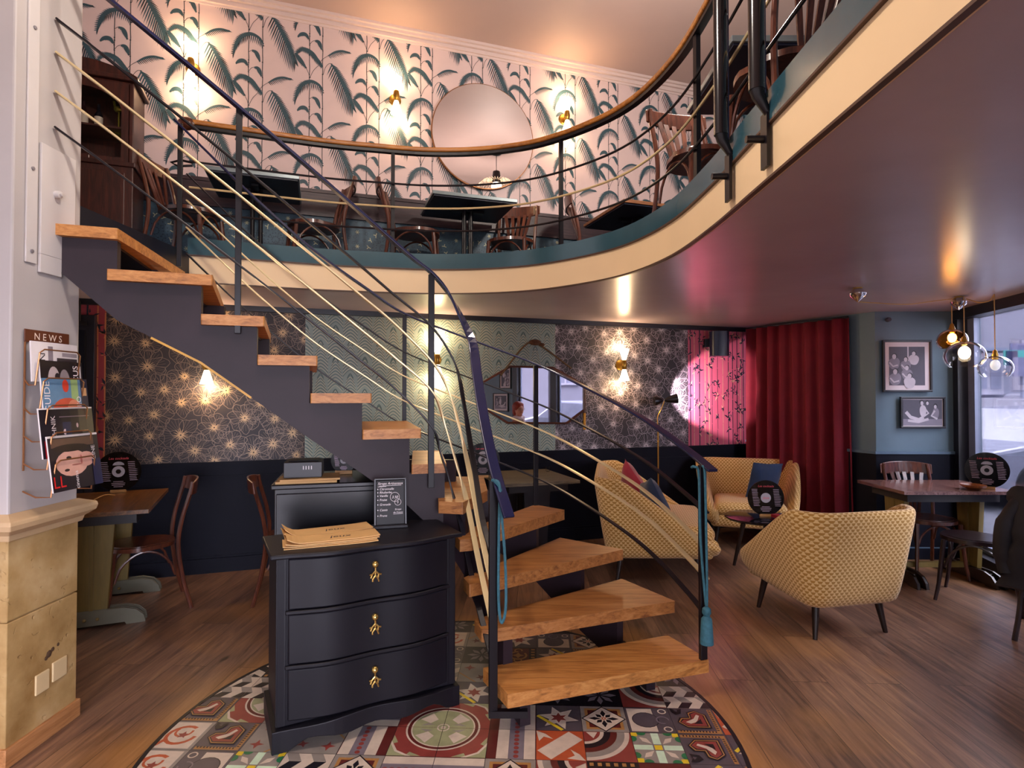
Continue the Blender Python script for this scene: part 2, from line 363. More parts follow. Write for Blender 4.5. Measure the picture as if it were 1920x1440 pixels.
# upper wall: palm paper, wainscot, crown
def palms(bb, s0, s1, z0, z1):
    K = .000767; st = len(bb.v); r = random.Random(3)
    def tx(cx, cz): return lambda x, y, e=-.0040: (cx+(x-845)*K, e, cz-y*K)
    def frond(f, sp, d1, l1, d2, l2, n, w=11, m=1, m2=2, bw=1.0):
        w *= 1.1
        P = [Vector((x, y, 0)) for x, y in sp]; P = resample(cr(P, 5), 4); L = len(P)
        for i in range(n):
            t = (i+.5)/n; q = t*(L-1); k = min(L-2, int(q)); p = P[k].lerp(P[k+1], q-k)
            for (da, db), ln in ((d1, l1), (d2, l2)):
                if ln <= 0: continue
                l = ln*(.45+.75*sin(PI*min(1, .12+t*.80)))*r.uniform(.88, 1.08); D = (Vector((*da, 0)).lerp(Vector((*db, 0)), t)).normalized(); S = Vector((-D.y, D.x, 0))*w*.5; e = p+D*l
                bb.add([f(p.x+S.x, p.y+S.y), f(p.x-S.x, p.y-S.y), f(p.x+D.x*l*.55-S.x*.9, p.y+D.y*l*.55-S.y*.9), f(e.x, e.y), f(p.x+D.x*l*.55+S.x*.9, p.y+D.y*l*.55+S.y*.9)], [(0, 1, 2, 3, 4)], m if r.random() < .75 else m2)
        n2 = len(P); wd = [max(1.5, w*1.35*bw*sin(PI*(.10+.84*i/(n2-1)))) for i in range(n2)]; vs = []
        for i, p in enumerate(P):
            T = (P[min(i+1, n2-1)]-P[max(0, i-1)]).normalized(); N = Vector((-T.y, T.x, 0))*wd[i]; vs += [f(p.x+N.x, p.y+N.y, -.0044), f(p.x-N.x, p.y-N.y, -.0044)]
        bb.add(vs, [(2*i, 2*i+1, 2*i+3, 2*i+2) for i in range(n2-1)], m)
    def stalk(f, sp, w=5): bb.line([(p.x, p.y) for p in cr([(x, y, 0) for x, y in sp], 5)], w, lambda x, y: f(x, y, -.0046), 2)
    for c in range(-12, 10):
        cx = CX0+c*.4975
        if cx < s0-.4 or cx > s1+.4: continue
        par = c % 2
        f0 = tx(cx, 0)
        for X in (845, 990):
            zt, zb_ = -z1/K, -z0/K
            bb.line([(X+2*sin(i*2.1+X), zt+(zb_-zt)*i/30) for i in range(31)], 8, lambda x, y: f0(x, y, -.0036), 2)
        for k in range(-1, 6):
            f = tx(cx, CZ0-k*.66-par*.33)
            frond(f, [(1085, 600), (1150, 690), (1230, 840), (1340, 1090)], ((-.42, 1), (-.05, 1)), 205, ((1, .42), (.62, 1)), 118, 19, 13, bw=1.1)
            stalk(f, [(998, 745), (1020, 660), (1060, 605), (1100, 600)])
            frond(f, [(1000, 940), (950, 875), (860, 848), (770, 900), (715, 990), (685, 1110)], ((-.2, 1), (-.05, 1)), 92, ((-.9, -.5), (-1, .5)), 46, 24, 11, bw=1.25)
            frond(f, [(988, 655), (930, 585), (860, 510), (770, 485), (700, 540)], ((-.5, .9), (.1, 1)), 44, ((.2, -1), (-.9, -.6)), 40, 26, 11, bw=1.6)
            frond(f, [(690, 545), (735, 610), (805, 695)], ((-.7, .9), (-.2, 1)), 34, ((1, .1), (.9, .7)), 36, 12, 11, bw=1.6)
            stalk(f, [(800, 690), (830, 745), (850, 810)]); stalk(f, [(852, 800), (890, 715), (940, 650), (985, 570), (1055, 508)])
            frond(f, [(1050, 512), (1130, 455), (1210, 425), (1290, 425)], ((.7, .8), (1, .35)), 62, ((1, -.3), (1, -.1)), 30, 16, 9, bw=1.0)
            for sp in ([(835, 350), (800, 310), (755, 315), (712, 350)], [(905, 360), (945, 372), (978, 450)], [(880, 1030), (925, 1055), (962, 1145)]):
                frond(f, sp, ((-.3, 1), (0, 1)), 26, ((.7, -.2), (.8, .6)), 20, 10, 11, bw=1.4)
            stalk(f, [(848, 410), (835, 350)]); stalk(f, [(850, 412), (875, 375), (905, 360)]); stalk(f, [(848, 1055), (880, 1030)])
            for X, Y in ((845, 290), (845, 425), (990, 290), (990, 465), (1000, 960), (845, 1180), (990, 745), (850, 805)):
                bb.poly([f(X+9*cos(q*1.047), Y+7*sin(q*1.047), -.0048) for q in range(6)][::-1], 2)
    clipped(bb, s0, s1, z0, z1, st)
q = WS(440+845/6, 20+165/6); CX0 = q[0]; CZ0 = WS(440+1085/6, 20+600/6)[1]+600*.000767
paper('palm_wallpaper', -5.6, SR, 3.18, 4.86, M('palm_paper_ground', '#dcc5c5', .5, var=.03), palms, [M('palm_leaf', '#35505c', .5, var=.12, vs=30), M('palm_stem', '#1c2830', .5)])
def medall(bb, s0, s1, z0, z1):
    st = len(bb.v); f3 = lambda x, y: (x, -.0136, y); r = random.Random(2)
    for i in range(int((s1-s0)/.46)+1):
        for cz in (2.84, ):
            cx = s0+.2+i*.46
            for k in range(12):
                a = 2*PI*k/12; x, y = cx+cos(a)*.13, cz+sin(a)*.13
                for d in (-.8, .8, 2.6): bb.line([(x, y), (x+cos(a+d)*.022, y+sin(a+d)*.022)], .007, f3, 1)
            for k in range(3):
                for j in range(12+4*k):
                    a = 2*PI*j/(12+4*k); rr = .03+.032*k; bb.poly([(cx+cos(a)*rr+.007*cos(t), -.0134, cz+sin(a)*rr+.007*sin(t)) for t in (0, -1.57, -3.14, -4.71)], 2)
            for (dx, dz) in ((.23, .13), (.23, -.13), (.23, 0), (.1, .2), (-.1, .2), (.0, -.2), (.18, -.22)):
                for d in (0, 1.05, 2.1): bb.line([(cx+dx-.018*cos(d), cz+dz-.018*sin(d)), (cx+dx+.018*cos(d), cz+dz+.018*sin(d))], .006, f3, 1)
            for k in range(60):
                a, b_ = cx+r.uniform(-.23, .23), r.uniform(z0, z1); bb.line([(a+.014*cos(t), b_+.014*sin(t)) for t in (0, 1.2, 2.4, 3.6, 4.8)], .004, f3, 2, closed=True)
    clipped(bb, s0, s1, z0, z1, st)
b = B(); b.box(-5.6, SR, -.013, 0, ZF, 3.10, 0); medall(b, -5.6, SR, ZF, 3.10); wpart('medallion_wallpaper', b, [M('medallion_ground', '#3f5a6b', .5, var=.2, vs=30), M('medallion_cream', '#c5c6a4', .5), M('medallion_dark', '#24384a', .5)])
b = B(); b.box(-5.6, SR, -.035, 0, 3.08, 3.30); b.box(-5.6, SR, -.045, 0, 3.285, 3.315); wpart('wainscot_rail', b, wood('dark_stained_wood', '#1a1015', '#33222a', '#4b3436', .4, 0))
b = B()
for z0, z1, d in ((4.80, 4.82, .012), (4.82, 4.835, .03), (4.835, 4.86, .022), (4.86, 4.885, .05), (4.885, 4.91, .075)): b.box(-5.6, SR, -d, 0, z0, z1)
wpart('crown_moulding', b, m_crown)

# ---- top ceiling
b = B(); b.box(-6, 6, -4, 8.6, ZC, ZC+.1); tag(b.obj('ceiling', m_ceil), kind='structure')

b = B(); b.box(-6, 6, -4.2, -4, 2.7, ZC); tag(b.obj('wall_sky_block', m_white), kind='structure')  # unseen upper wall, added to keep bright sky out of the rear opening
# ---- right-hand walls
def seg_wall(bb, p, q, z0, z1, th, mat=0):
    p, q = Vector(p[:2]).to_3d(), Vector(q[:2]).to_3d(); d = (q-p).normalized(); o = Vector((-d.y, d.x, 0))*th
    if o.x < 0: o = -o
    bb.hexa([tuple(p+Vector((0, 0, z0))), tuple(q+Vector((0, 0, z0))), tuple(q+o+Vector((0, 0, z0))), tuple(p+o+Vector((0, 0, z0))), tuple(p+Vector((0, 0, z1))), tuple(q+Vector((0, 0, z1))), tuple(q+o+Vector((0, 0, z1))), tuple(p+o+Vector((0, 0, z1)))], mat)
A0, A1, A2 = (2.69, 6.62), (3.32, 5.26), (4.05, 5.25)
b = B(); b.prism([A0, A1, A2, (4.4, 5.4), (3.4, 6.9)], 0, ZC, 0)
wr = tag(b.obj('wall_corner', m_blue), kind='structure')
b = B(); b.prism([(2.68, 6.60), (3.31, 5.248), (4.02, 5.238), (4.02, 5.26), (3.33, 5.27)], 0, .95, 0); b.prism([(2.67, 6.60), (3.30, 5.238), (4.03, 5.228), (4.03, 5.26), (3.33, 5.28)], .95, .975, 1)
b.prism([(2.67, 6.60), (3.30, 5.238), (4.02, 5.228), (4.02, 5.26), (3.33, 5.28)], 0, .10, 0); b.prism([(2.67, 6.60), (3.30, 5.236), (4.02, 5.226), (4.02, 5.26), (3.33, 5.28)], .10, .11, 1)
b.obj('dado', [m_navy, M('dado_highlight', '#5a7288', .35)], wr)
m_frame = M('dark_window_frame', '#14121f', .35)
b = B()
def wseg(bb, t0, t1, z0, z1, d0, d1, mat=0):
    P = [Q0+WD*t0+WO*d0, Q0+WD*t1+WO*d0, Q0+WD*t1+WO*d1, Q0+WD*t0+WO*d1]
    bb.hexa([tuple(p+Vector((0, 0, z0))) for p in P]+[tuple(p+Vector((0, 0, z1))) for p in P], mat)
wseg(b, 0, 3.88, 2.25, ZC, 0, .2); wseg(b, 3.88, 8.2, 0, ZC, 0, .2); wseg(b, 0, 3.88, -.02, .05, 0, .2)
wall_right = tag(b.obj('wall_right', m_blue), kind='structure')
b = B(); wseg(b, 3.88, 8.2, 0, .95, -.012, 0); b.obj('dado', m_navy, wall_right)
b = B(); wseg(b, -.1, 3.88, 2.165, 2.25, -.04, .12); wseg(b, -.1, 3.88, .0, .14, -.05, .1)
for t0, t1 in ((-.12, .09), (1.09, 1.2), (1.98, 2.06), (2.85, 2.98), (3.77, 3.88)): wseg(b, t0, t1, .14, 2.165, -.03, .1)
win = tag(b.obj('window_1', m_frame), kind='structure')
b = B()
for t0, t1 in ((.09, 1.09), (1.2, 1.98), (2.06, 2.85), (2.98, 3.77)):
    wseg(b, t0, t0+.10, .14, 2.165, .05, .09); wseg(b, t1-.03, t1, .14, 2.165, .05, .09); wseg(b, t0, t1, .14, .2, .05, .09)
b.obj('sash', M('grey_metal_sash', '#8d98b3', .35, metal=.3), win)
def thin_glass(name, tint=(1, 1, 1, 1), k=.5, add=.0):
    t = NT(name); t.t.nodes.remove(t.b); tr = t.n('ShaderNodeBsdfTransparent'); tr.inputs[0].default_value = tint
    gl = t.n('ShaderNodeBsdfGlossy'); gl.inputs['Roughness'].default_value = .02
    fr = t.n('ShaderNodeLayerWeight', i_Blend=k); mx = t.n('ShaderNodeMixShader'); t.l(t.math('ADD', t.math('MULTIPLY', fr.outputs['Fresnel'], .8), add), mx.inputs[0]); t.l(tr.outputs[0], mx.inputs[1]); t.l(gl.outputs[0], mx.inputs[2])
    out = [n for n in t.t.nodes if n.type == 'OUTPUT_MATERIAL'][0]; t.l(mx.outputs[0], out.inputs[0]); return t.m
m_glass = thin_glass('window_glass', k=.15)
b = B()
for t0, t1 in ((.17, 1.07), (1.28, 1.96), (2.14, 2.83), (3.06, 3.75)): wseg(b, t0, t1, .19, 2.165, .068, .073)
b.obj('pane', m_glass, win)

# ---- mezzanine slab
cv = [(p.x, p.y) for p in CURVE]
outer = [(2.62, -1.2), (Q0.x+.02, Q0.y), (3.32, 5.27), (2.69, 6.62), tuple(WP(-5.6))[:2], (-5.3, 2.69), (-2.19, 2.69)]
b = B(); poly = cv+outer; n = len(poly)
a = sum(poly[i][0]*poly[(i+1) % n][1]-poly[(i+1) % n][0]*poly[i][1] for i in range(n))
if a < 0: poly = poly[::-1]
b.add([(x, y, ZL) for x, y in poly], [tuple(range(n))[::-1]], 0); b.add([(x, y, ZF) for x, y in poly], [tuple(range(n))], 1)
b.add([(x, y, ZL) for x, y in poly]+[(x, y, ZF) for x, y in poly], [(i, (i+1) % n, n+(i+1) % n, n+i) for i in range(n)], 2)
slab = tag(b.obj('floor_mezzanine', [m_soffit, M('dark_board_floor', '#3a2a2c', .5), m_navy2]), kind='structure')
def along(bb, pts, o0, o1, z0, z1, mat=0):     # strip following the curve; offset to the right of travel is into the slab
    n = len(pts); vs = []
    for i, p in enumerate(pts):
        d = (pts[min(i+1, n-1)]-pts[max(0, i-1)]).normalized(); N = Vector((-d.y, d.x, 0))
        for o, z in ((o0, z0), (o1, z0), (o1, z1), (o0, z1)): vs.append(p+N*o+Vector((0, 0, z)))
    fs = [(i*4+j, i*4+(j+1) % 4, (i+1)*4+(j+1) % 4, (i+1)*4+j) for i in range(n-1) for j in range(4)]
    bb.add(vs, [f[::-1] for f in fs], mat, False); bb.add(vs[:4], [(0, 1, 2, 3)], mat); bb.add(vs[-4:], [(3, 2, 1, 0)], mat)
def shift(pts, o, z=None):
    n = len(pts); out = []
    for i, p in enumerate(pts):
        d = (pts[min(i+1, n-1)]-pts[max(0, i-1)]); d.z = 0; d.normalize(); q = p+Vector((-d.y, d.x, 0))*o
        if z is not None: q = Vector((q.x, q.y, z))
        out.append(q)
    return out
b = B(); along(b, CURVE, -.006, .02, ZL-.002, 2.436); o = b.obj('fascia', m_cream, slab); [setattr(p, 'use_smooth', True) for p in o.data.polygons]; o.data.set_sharp_from_angle(angle=rad(35))
b = B(); along(b, CURVE, -.018, .09, 2.432, ZK); o = tag(b.obj('trim_2', m_teal), kind='structure'); [setattr(p, 'use_smooth', True) for p in o.data.polygons]; o.data.set_sharp_from_angle(angle=rad(35))
b = B(); along(b, CURVE, -.010, .01, ZL-.006, ZL+.003); along(b, CURVE, -.020, .0, 2.426, 2.434); b.obj('shadow_gap_strip', M('brown_edge_strip', '#4a2f22', .5), slab)
b = B(); b.box(-2.195, -2.17, 2.69, 3.86, ZL, ZF+.004); b.obj('landing_edge', m_navy2, slab)

# ---- pillar at the left
m_stone = None
def stone():
    t = NT('limestone'); v = t.coord(); f = t.noise(v, 3.5, 5, .6); p = t.noise(v, 26, 3, .6, .6)
    c = t.ramp(f, [(.3, hexc('#8e6a38')), (.5, hexc('#b1905c')), (.7, hexc('#c8ab7c'))]); t.l(c, t.b.inputs['Base Color']); t.set(Roughness=.75)
    pit = t.ramp(p, [(.27, (0, 0, 0, 1)), (.36, (1, 1, 1, 1))]); t.bump(t.math('ADD', pit, t.math('MULTIPLY', t.noise(v, 5, 4), .8)), .5, .012); return t.m
m_stone = stone(); m_stone2 = M('smooth_cap_stone', '#c9aa82', .6, var=.08, vs=5, bump=.1, bs=20)
PX, PY0, PY1 = -2.025, 2.325, 2.70
b = B(); b.box(-4.2, PX-.006, PY0+.005, PY1, .95, ZC)
pillar = tag(b.obj('wall_left', m_white, bevel=.008), kind='structure')
b = B(); b.box(-4.2, PX, PY0, PY1, .582, .93); b.box(-4.2, PX, PY0, PY1, .0, .576); b.box(-4.2, PX-.01, PY0+.01, PY1-.005, .57, .59); b.obj('stone_base', m_stone, pillar, bevel=.004)
b = B(); prof = [(.0, .905), (.012, .905), (.018, .93), (.05, .955), (.055, .975), (.052, .99), (.0, 1.012)]
vs = [];
for (o_, z) in prof: vs += [(-4.2, PY0-o_, z), (PX+o_, PY0-o_, z), (PX+o_, PY1+o_, z), (-4.2, PY1+o_, z)]
k = len(prof); b.add(vs, [(i*4+j, i*4+j+1, (i+1)*4+j+1, (i+1)*4+j) for i in range(k-1) for j in range(3)]+[(4*k-4, 4*k-3, 4*k-2, 4*k-1)], 0); b.obj('stone_ledge', m_stone2, pillar, bevel=.004)
b = B(); b.box(-4.2, PX+.012, PY0-.012, PY1+.012, 0, .08); b.obj('baseboard', wood('baseboard_oak', '#8a5a34', '#b07a4c', '#c58e60', .45, 1), pillar, bevel=.003)
# ================================================================== STAIRCASE
RI = ZF/13
m_oak = wood('oak_tread', '#7d4d22', '#bb7c3e', '#d39a58', .42, 0, 1.0, -WTH)
m_oak2 = wood('oak_tread_worn', '#6c4020', '#a36a36', '#bd8650', .45, 0, 1.0, -WTH)
m_plum = M('plum_steel', '#2a1e25', .48, var=.18, vs=5, bump=.08, bs=16, spec=.3)
m_blk = M('black_steel', '#120d13', .36, var=.1, spec=.4)
m_gold = M('brass_bar', '#e2cd9c', .3, metal=.45, var=.06)
m_hand = M('navy_handrail', '#171a40', .25, var=.08, coat=.3)
NP0 = Vector((0, 3.21, 0)); NN = Vector((sin(math.atan(.335)), -cos(math.atan(.335)), 0)); NU = Vector((WU.x, WU.y, 0)); NV = -NN
def near(px): p = PPL(px, 740, NP0, NN); return Vector((p.x, p.y))
def pz2(px, py, z): p = PZ(px, py, z); return Vector((p.x, p.y))
Z = {k: RI*k for k in range(1, 14)}
treads = {}
def straight(k, xl, xr, ang, length=.96, angl=None):
    a, c = near(xl), near(xr); d = Vector((-sin(rad(ang)), cos(rad(ang)))); dl = Vector((-sin(rad(angl if angl is not None else ang)), cos(rad(angl if angl is not None else ang))))
    return [a, c, c+d*length, a+dl*length]
treads[12] = straight(12, 70, 217, 13.7, .98, 4)
treads[12][3].x = max(treads[12][3].x, -2.16)
treads[11] = straight(11, 197, 397, 24, 1.02, 15); treads[10] = straight(10, 375, 495, 21, .97); treads[9] = straight(9, 482, 595, 19, .96)
treads[8] = straight(8, 582, 697, 18, .95); treads[7] = straight(7, 680, 790, 15, .93, 16)
treads[6] = [near(772), near(806), pz2(837, 869, Z[6]), pz2(826, 845, Z[6])+Vector((0, .02)), pz2(774, 845, Z[6])]
treads[5] = [pz2(822, 940, Z[5]), pz2(868, 942, Z[5]), pz2(914, 919, Z[5]), pz2(907, 894, Z[5]), pz2(819, 893, Z[5])]
treads[4] = [pz2(852, 1001, Z[4]), pz2(862, 1012, Z[4]), pz2(885, 1010, Z[4]), pz2(1059, 956, Z[4]), pz2(1003, 946, Z[4])]
treads[3] = [pz2(869, 1083, Z[3]), pz2(880, 1096, Z[3]), pz2(905, 1091, Z[3]), pz2(1169, 1030, Z[3]), pz2(1050, 1008, Z[3])]
treads[2] = [pz2(889, 1161, Z[2]), pz2(903, 1180, Z[2]), pz2(925, 1180, Z[2]), pz2(1266, 1127, Z[2]), pz2(1166, 1085, Z[2])]
treads[1] = [pz2(905, 1252, Z[1]), pz2(938, 1286, Z[1]), pz2(952, 1302, Z[1]), pz2(1330, 1237, Z[1]), pz2(1252, 1191, Z[1])]
stair = thing('staircase', 'curved open oak staircase on dark plum steel stringers rising left to the mezzanine', 'staircase', (0, 0, 0))
for k, P in treads.items():
    th = .062 if k <= 5 else .050
    b = B(); b.prism([tuple(p) for p in P], Z[k]-th, Z[k], 0)
    b.obj('tread', m_oak2 if k in (2, 3, 4, 5, 6) else m_oak, stair, bevel=.006)
# stringers: zigzag plates following the treads
def stringer(pts, lows, w=.05):
    """pts[k] = plan point where tread k's support begins (lower side); pts[13] upper end"""
    b = B()
    for k in range(1, 13):
        a, c = pts[k], pts[k+1]
        if (c-a).length < 1e-4: continue
        d = (c-a).normalized(); o = Vector((-d.y, d.x))*w/2; th = .062 if k <= 5 else .050
        zt = Z[k]-th; z0, z1 = lows[k], lows[k+1]
        q = [(a-o), (c-o), (c+o), (a+o)]
        b.hexa([(q[0].x, q[0].y, z0), (q[1].x, q[1].y, z1), (q[2].x, q[2].y, z1), (q[3].x, q[3].y, z0)]+[(p.x, p.y, zt) for p in q])
    return b
def inset(p, d): return Vector((p.x-NN.x*d, p.y-NN.y*d))
I = {}
for k, px in {13: 106, 12: 212, 11: 373, 10: 480, 9: 580, 8: 680, 7: 770}.items(): I[k] = inset(near(px), .06)
I[6] = Vector((-.37, 3.14)); I[5] = Vector((-.24, 3.10)); I[4] = Vector((-.15, 3.03)); I[3] = Vector((-.08, 2.94)); I[2] = Vector((-.02, 2.82)); I[1] = Vector((.06, 2.62))
low = {k: max(0, RI*k-.415) for k in range(1, 14)}; low[1] = 0.004; low[2] = 0.004; low[3] = .10; low[13] = RI*13-.40
stringer(I, low, .05).obj('stringer', m_plum, stair)
O = {}
for k in range(7, 14): O[k] = I[k] + Vector((-sin(rad(18)), cos(rad(18))))*.66
O[6] = Vector((-.36, 3.70)); O[5] = Vector((-.12, 3.72)); O[4] = Vector((.16, 3.62)); O[3] = Vector((.42, 3.45)); O[2] = Vector((.60, 3.22)); O[1] = Vector((.70, 2.93))
stringer(O, low, .05).obj('stringer', m_plum, stair)
# bearing plates under the treads joining both stringers
b = B()
for k in range(1, 13):
    th = .062 if k <= 5 else .050; a = (I[k]+I[k+1])/2; c = (O[k]+O[k+1])/2; d = (c-a).normalized(); n_ = Vector((-d.y, d.x))*(.06 if k < 6 else .08)
    c = c+d*.08
    b.prism([tuple(a-n_), tuple(c-n_), tuple(c+n_), tuple(a+n_)], Z[k]-th-.012, Z[k]-th, 0)
b.obj('bearing_plates', m_navy2, stair)
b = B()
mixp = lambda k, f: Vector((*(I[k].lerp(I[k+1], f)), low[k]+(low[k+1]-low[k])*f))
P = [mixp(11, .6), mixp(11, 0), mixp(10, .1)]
b.ribbon([p+Vector((0, 0, -.002)) for p in P], .056, .010, 0); b.obj('lamplit_edge_strip', M('painted_lamplight', '#c8931c', .4), stair)  # yellow colour stands in for wall-lamp light on the stringer's lower flange

# ================================================================== RAILINGS
def path3(pts, n=8): return resample(cr([Vector(p) for p in pts], n), .035)
nearH = [(-2.025, 2.535, 3.44), (-1.814, 2.602, 3.278), (-1.324, 2.766, 2.886), (-.86, 2.92, 2.50), (-.55, 3.03, 2.235), (-.43, 3.06, 2.144), (-.336, 3.09, 2.03), (-.262, 3.075, 1.89), (-.207, 3.02, 1.765), (-.178, 2.92, 1.60), (-.136, 2.78, 1.384), (-.08, 2.63, 1.16), (-.012, 2.50, .963)]
farH = [(-2.12, 3.60, 3.22), (-1.90, 3.62, 3.0), (-1.69, 3.67, 2.79), (-1.33, 3.79, 2.46), (-1.0, 3.90, 2.22), (-.74, 3.96, 2.05), (-.336, 3.95, 1.89), (.16, 3.88, 1.70), (.46, 3.74, 1.55), (.77, 3.44, 1.36), (.93, 3.05, 1.20), (.975, 2.80, 1.125)]
def sub(H, off, z_start=None, shift_out=0.0):
    out = []
    n = len(H)
    for i, p in enumerate(H):
        t = i/(n-1); out.append(Vector((p.x, p.y, p.z-off(t))))
    return out
def railing(name, label, H, offs, post_pts, rod_w, ends, low_pts=None):
    r = thing(name, label, 'railing', (0, 0, 0))
    b = B(); b.ribbon(H, .052, .014, 0); b.obj('handrail', m_hand, r, bevel=.004)
    for i, off in enumerate(offs):
        pts = sub(H, off); a, e = ends[i]; pts = pts[int(a*len(pts)):int(e*len(pts))]
        if low_pts:
            col = lambda p: 960+F*p.x/p.y
            up = [p for p in pts if col(p) < low_pts[i][0][0]-30][::6]; lowp = []
            for px, py in low_pts[i]:
                k = min(range(len(H)), key=lambda q: abs(col(H[q])-px)); lowp.append(Vector((H[k].x, H[k].y, PYY(px, py, H[k].y).z)))
            pts = resample(cr(up+lowp, 6), .035)
        b = B(); b.ribbon(pts, rod_w, .009, 0); b.obj('rail_bar', m_gold if i in (1, 2) else m_blk, r, bevel=.002)
    for (x, y, z0, z1, s) in post_pts:
        b = B(); b.cbox((x, y, (z0+z1)/2), (s, s*.55, z1-z0), 0, WTH); b.obj('post', m_blk, r, bevel=.002)
    return r
HN = path3(nearH); HF = path3(farH)
lerp = lambda a, c: (lambda t: a+(c-a)*max(0, (t-.62)/.38))
near_rail = railing('stair_railing', 'stair railing on the near side with navy handrail sweeping down in front of the treads', HN,
    [lerp(.275, .15), lerp(.425, .31), lerp(.60, .48), lerp(.76, .63)],
    [(-1.324, 2.775, 1.79, 2.88, .028), (-.43, 3.065, 1.0, 2.135, .032), (-.085, 2.60, .055, 1.11, .038)], .028, [(0, 1), (0, 1), (0, 1), (0, 1)],
    [[(808, 613), (853, 683), (870, 753), (877, 812), (891, 886), (906, 974), (921, 1032)], [(808, 678), (843, 733), (860, 793), (880, 877), (903, 1006), (923, 1102)], [(808, 733), (835, 796), (860, 880), (874, 935), (899, 1061), (923, 1172)], [(807, 800), (828, 850), (857, 961), (893, 1119), (925, 1238)]])
b = B(); b.box(-.104, .07, 2.585, 2.615, .055, .085); b.obj('post_foot', m_blk, near_rail)
far_rail = railing('stair_railing', 'stair railing on the wall side curving round the outer ends of the treads', HF,
    [lerp(.265, .235), lerp(.43, .42), lerp(.60, .56), lerp(.765, .75)],
    [(-2.10, 3.62, 2.30, 3.21, .028), (-.74, 3.96, 1.1, 2.04, .028), (.16, 3.88, Z[4]-.06, 1.69, .032), (.945, 2.87, Z[1]-.06, 1.145, .038)], .030, [(.03, .99), (.03, .99), (.03, .99), (.03, .99)])
# mezzanine railing
mr = thing('mezzanine_railing', 'curved railing along the mezzanine edge with a wooden handrail and thin bars', 'railing', (0, 0, 0))
RC = [p for p in CURVE]
rp = shift(RC, .035)
b = B(); hp = [Vector((p.x, p.y, 3.345)) for p in rp]; b.ribbon(hp, .062, .034); b.obj('handrail', wood('rail_wood', '#6b3d16', '#a8692a', '#c98a3e', .35, 0, .5), mr, bevel=.012, bseg=3)
b = B(); b.ribbon([p-Vector((0, 0, .030)) for p in hp], .040, .020); b.obj('under_rail', m_blk, mr)
for z, mm in ((3.07, m_blk), (2.895, m_gold), (2.725, m_blk)):
    b = B(); b.tube([Vector((p.x, p.y, z)) for p in shift(RC, .012)], .0075, 6); b.obj('rail_bar', mm, mr)
def curve_at(px):                              # point of the railing line seen at photo column px
    best = min(range(len(rp)), key=lambda i: abs(960+F*rp[i].x/rp[i].y-px) if rp[i].y > .5 else 1e9); return rp[best]
for px in (742, 1047, 1313):
    p = curve_at(px); b = B(); b.cbox((p.x, p.y, (ZK+3.32)/2), (.026, .026, 3.32-ZK), 0, WTH); b.obj('post', m_blk, mr)
for y in (1.15, .2):
    b = B(); b.cbox((.92, y, (ZK+3.32)/2), (.026, .026, 3.32-ZK)); b.obj('post', m_blk, mr)
b = B(); p = hp[0]; b.ball((p.x-.02, p.y-.01, p.z-.012), .05, 0, 12, (1.2, .8, .9)); b.obj('end_scroll', wood('dark_brown_wood', '#2b130b', '#4f2616', '#6b3a22', .3, 0), mr)
b = B(); p = rp[0]; b.tube([(p.x+.02, p.y, 3.07), (p.x-.05, p.y-.02, 3.08), (p.x-.11, p.y-.03, 3.06), (p.x-.06, p.y-.03, 3.035), (p.x+.02, p.y, 3.05)], .008, 6); b.obj('rail_loop', m_blk, mr)
# two steel hanging tubes bolted to the fascia
for k, (y, lab) in enumerate(((2.32, 'glossy black steel tube bolted to the mezzanine edge, further from the viewer'), (1.98, 'glossy black steel tube bolted to the mezzanine edge, nearer the viewer'))):
    x = .895; t = thing('hanging_tube', lab, 'metal tube', (x, y, 2.33), 0, None)
    b = B(); b.tube([(-.055, -.02, 2.6), (-.055, -.02, .21)], .027, 16); b.obj('tube', M('black_gloss_tube', '#08070b', .16, var=0, spec=.8), t)
    b = B(); b.tube([(-.055, -.02, .225), (-.05, -.02, .19), (-.012, -.012, .13)], [.027, .022, .012], 10); b.cbox((-.018, 0, .045), (.012, .05, .19)); b.obj('bracket', m_blk, t)
    b = B(); b.tube([(-.085, 0, .05), (-.015, 0, .05)], .013, 12); b.obj('bolt', m_blk, t)
    b = B(); b.cbox((-.018, .02, 1.35), (.014, .03, 2.3)); b.obj('flat_bar', M('blue_steel_bar', '#46506e', .25, metal=.5), t)
# braided cords on the newel posts
m_cord = M('teal_cord', '#356b7b', .7, var=.2, vs=60, bump=.3, bs=120)
t = tag(B().tube(cr([(.945-.055, 2.86, 1.135), (.955-.06, 2.835, 1.14), (.945-.028, 2.835, 1.10), (.945-.022, 2.835, .8), (.945-.005, 2.832, .55), (.95, 2.83, .46), (.953, 2.832, .55), (.965-.012, 2.838, .8), (.96-.012, 2.838, 1.10), (.94, 2.85, 1.145)], 6), .0065, 7).obj('tassel_cord', m_cord), 'teal braided cord with a tassel hanging on the far right newel post', 'cord')
b = B(); b.lathe([(.008, .46), (.02, .45), (.022, .43), (.014, .415), (.026, .40), (.033, .28), (.0, .28)], 16, 0, (.95, 2.83, 0)); b.obj('tassel', m_cord, t)
tag(B().tube(cr([(-.09, 2.575, 1.115), (-.055, 2.56, 1.09), (-.058, 2.57, .9), (-.06, 2.575, .60), (-.048, 2.572, .485), (-.028, 2.568, .55), (-.03, 2.565, .75), (-.045, 2.565, .95), (-.05, 2.565, 1.07), (-.085, 2.565, 1.12)], 6), .0065, 7).obj('cord_loop', m_cord), 'teal braided cord looped over the front newel post', 'cord')
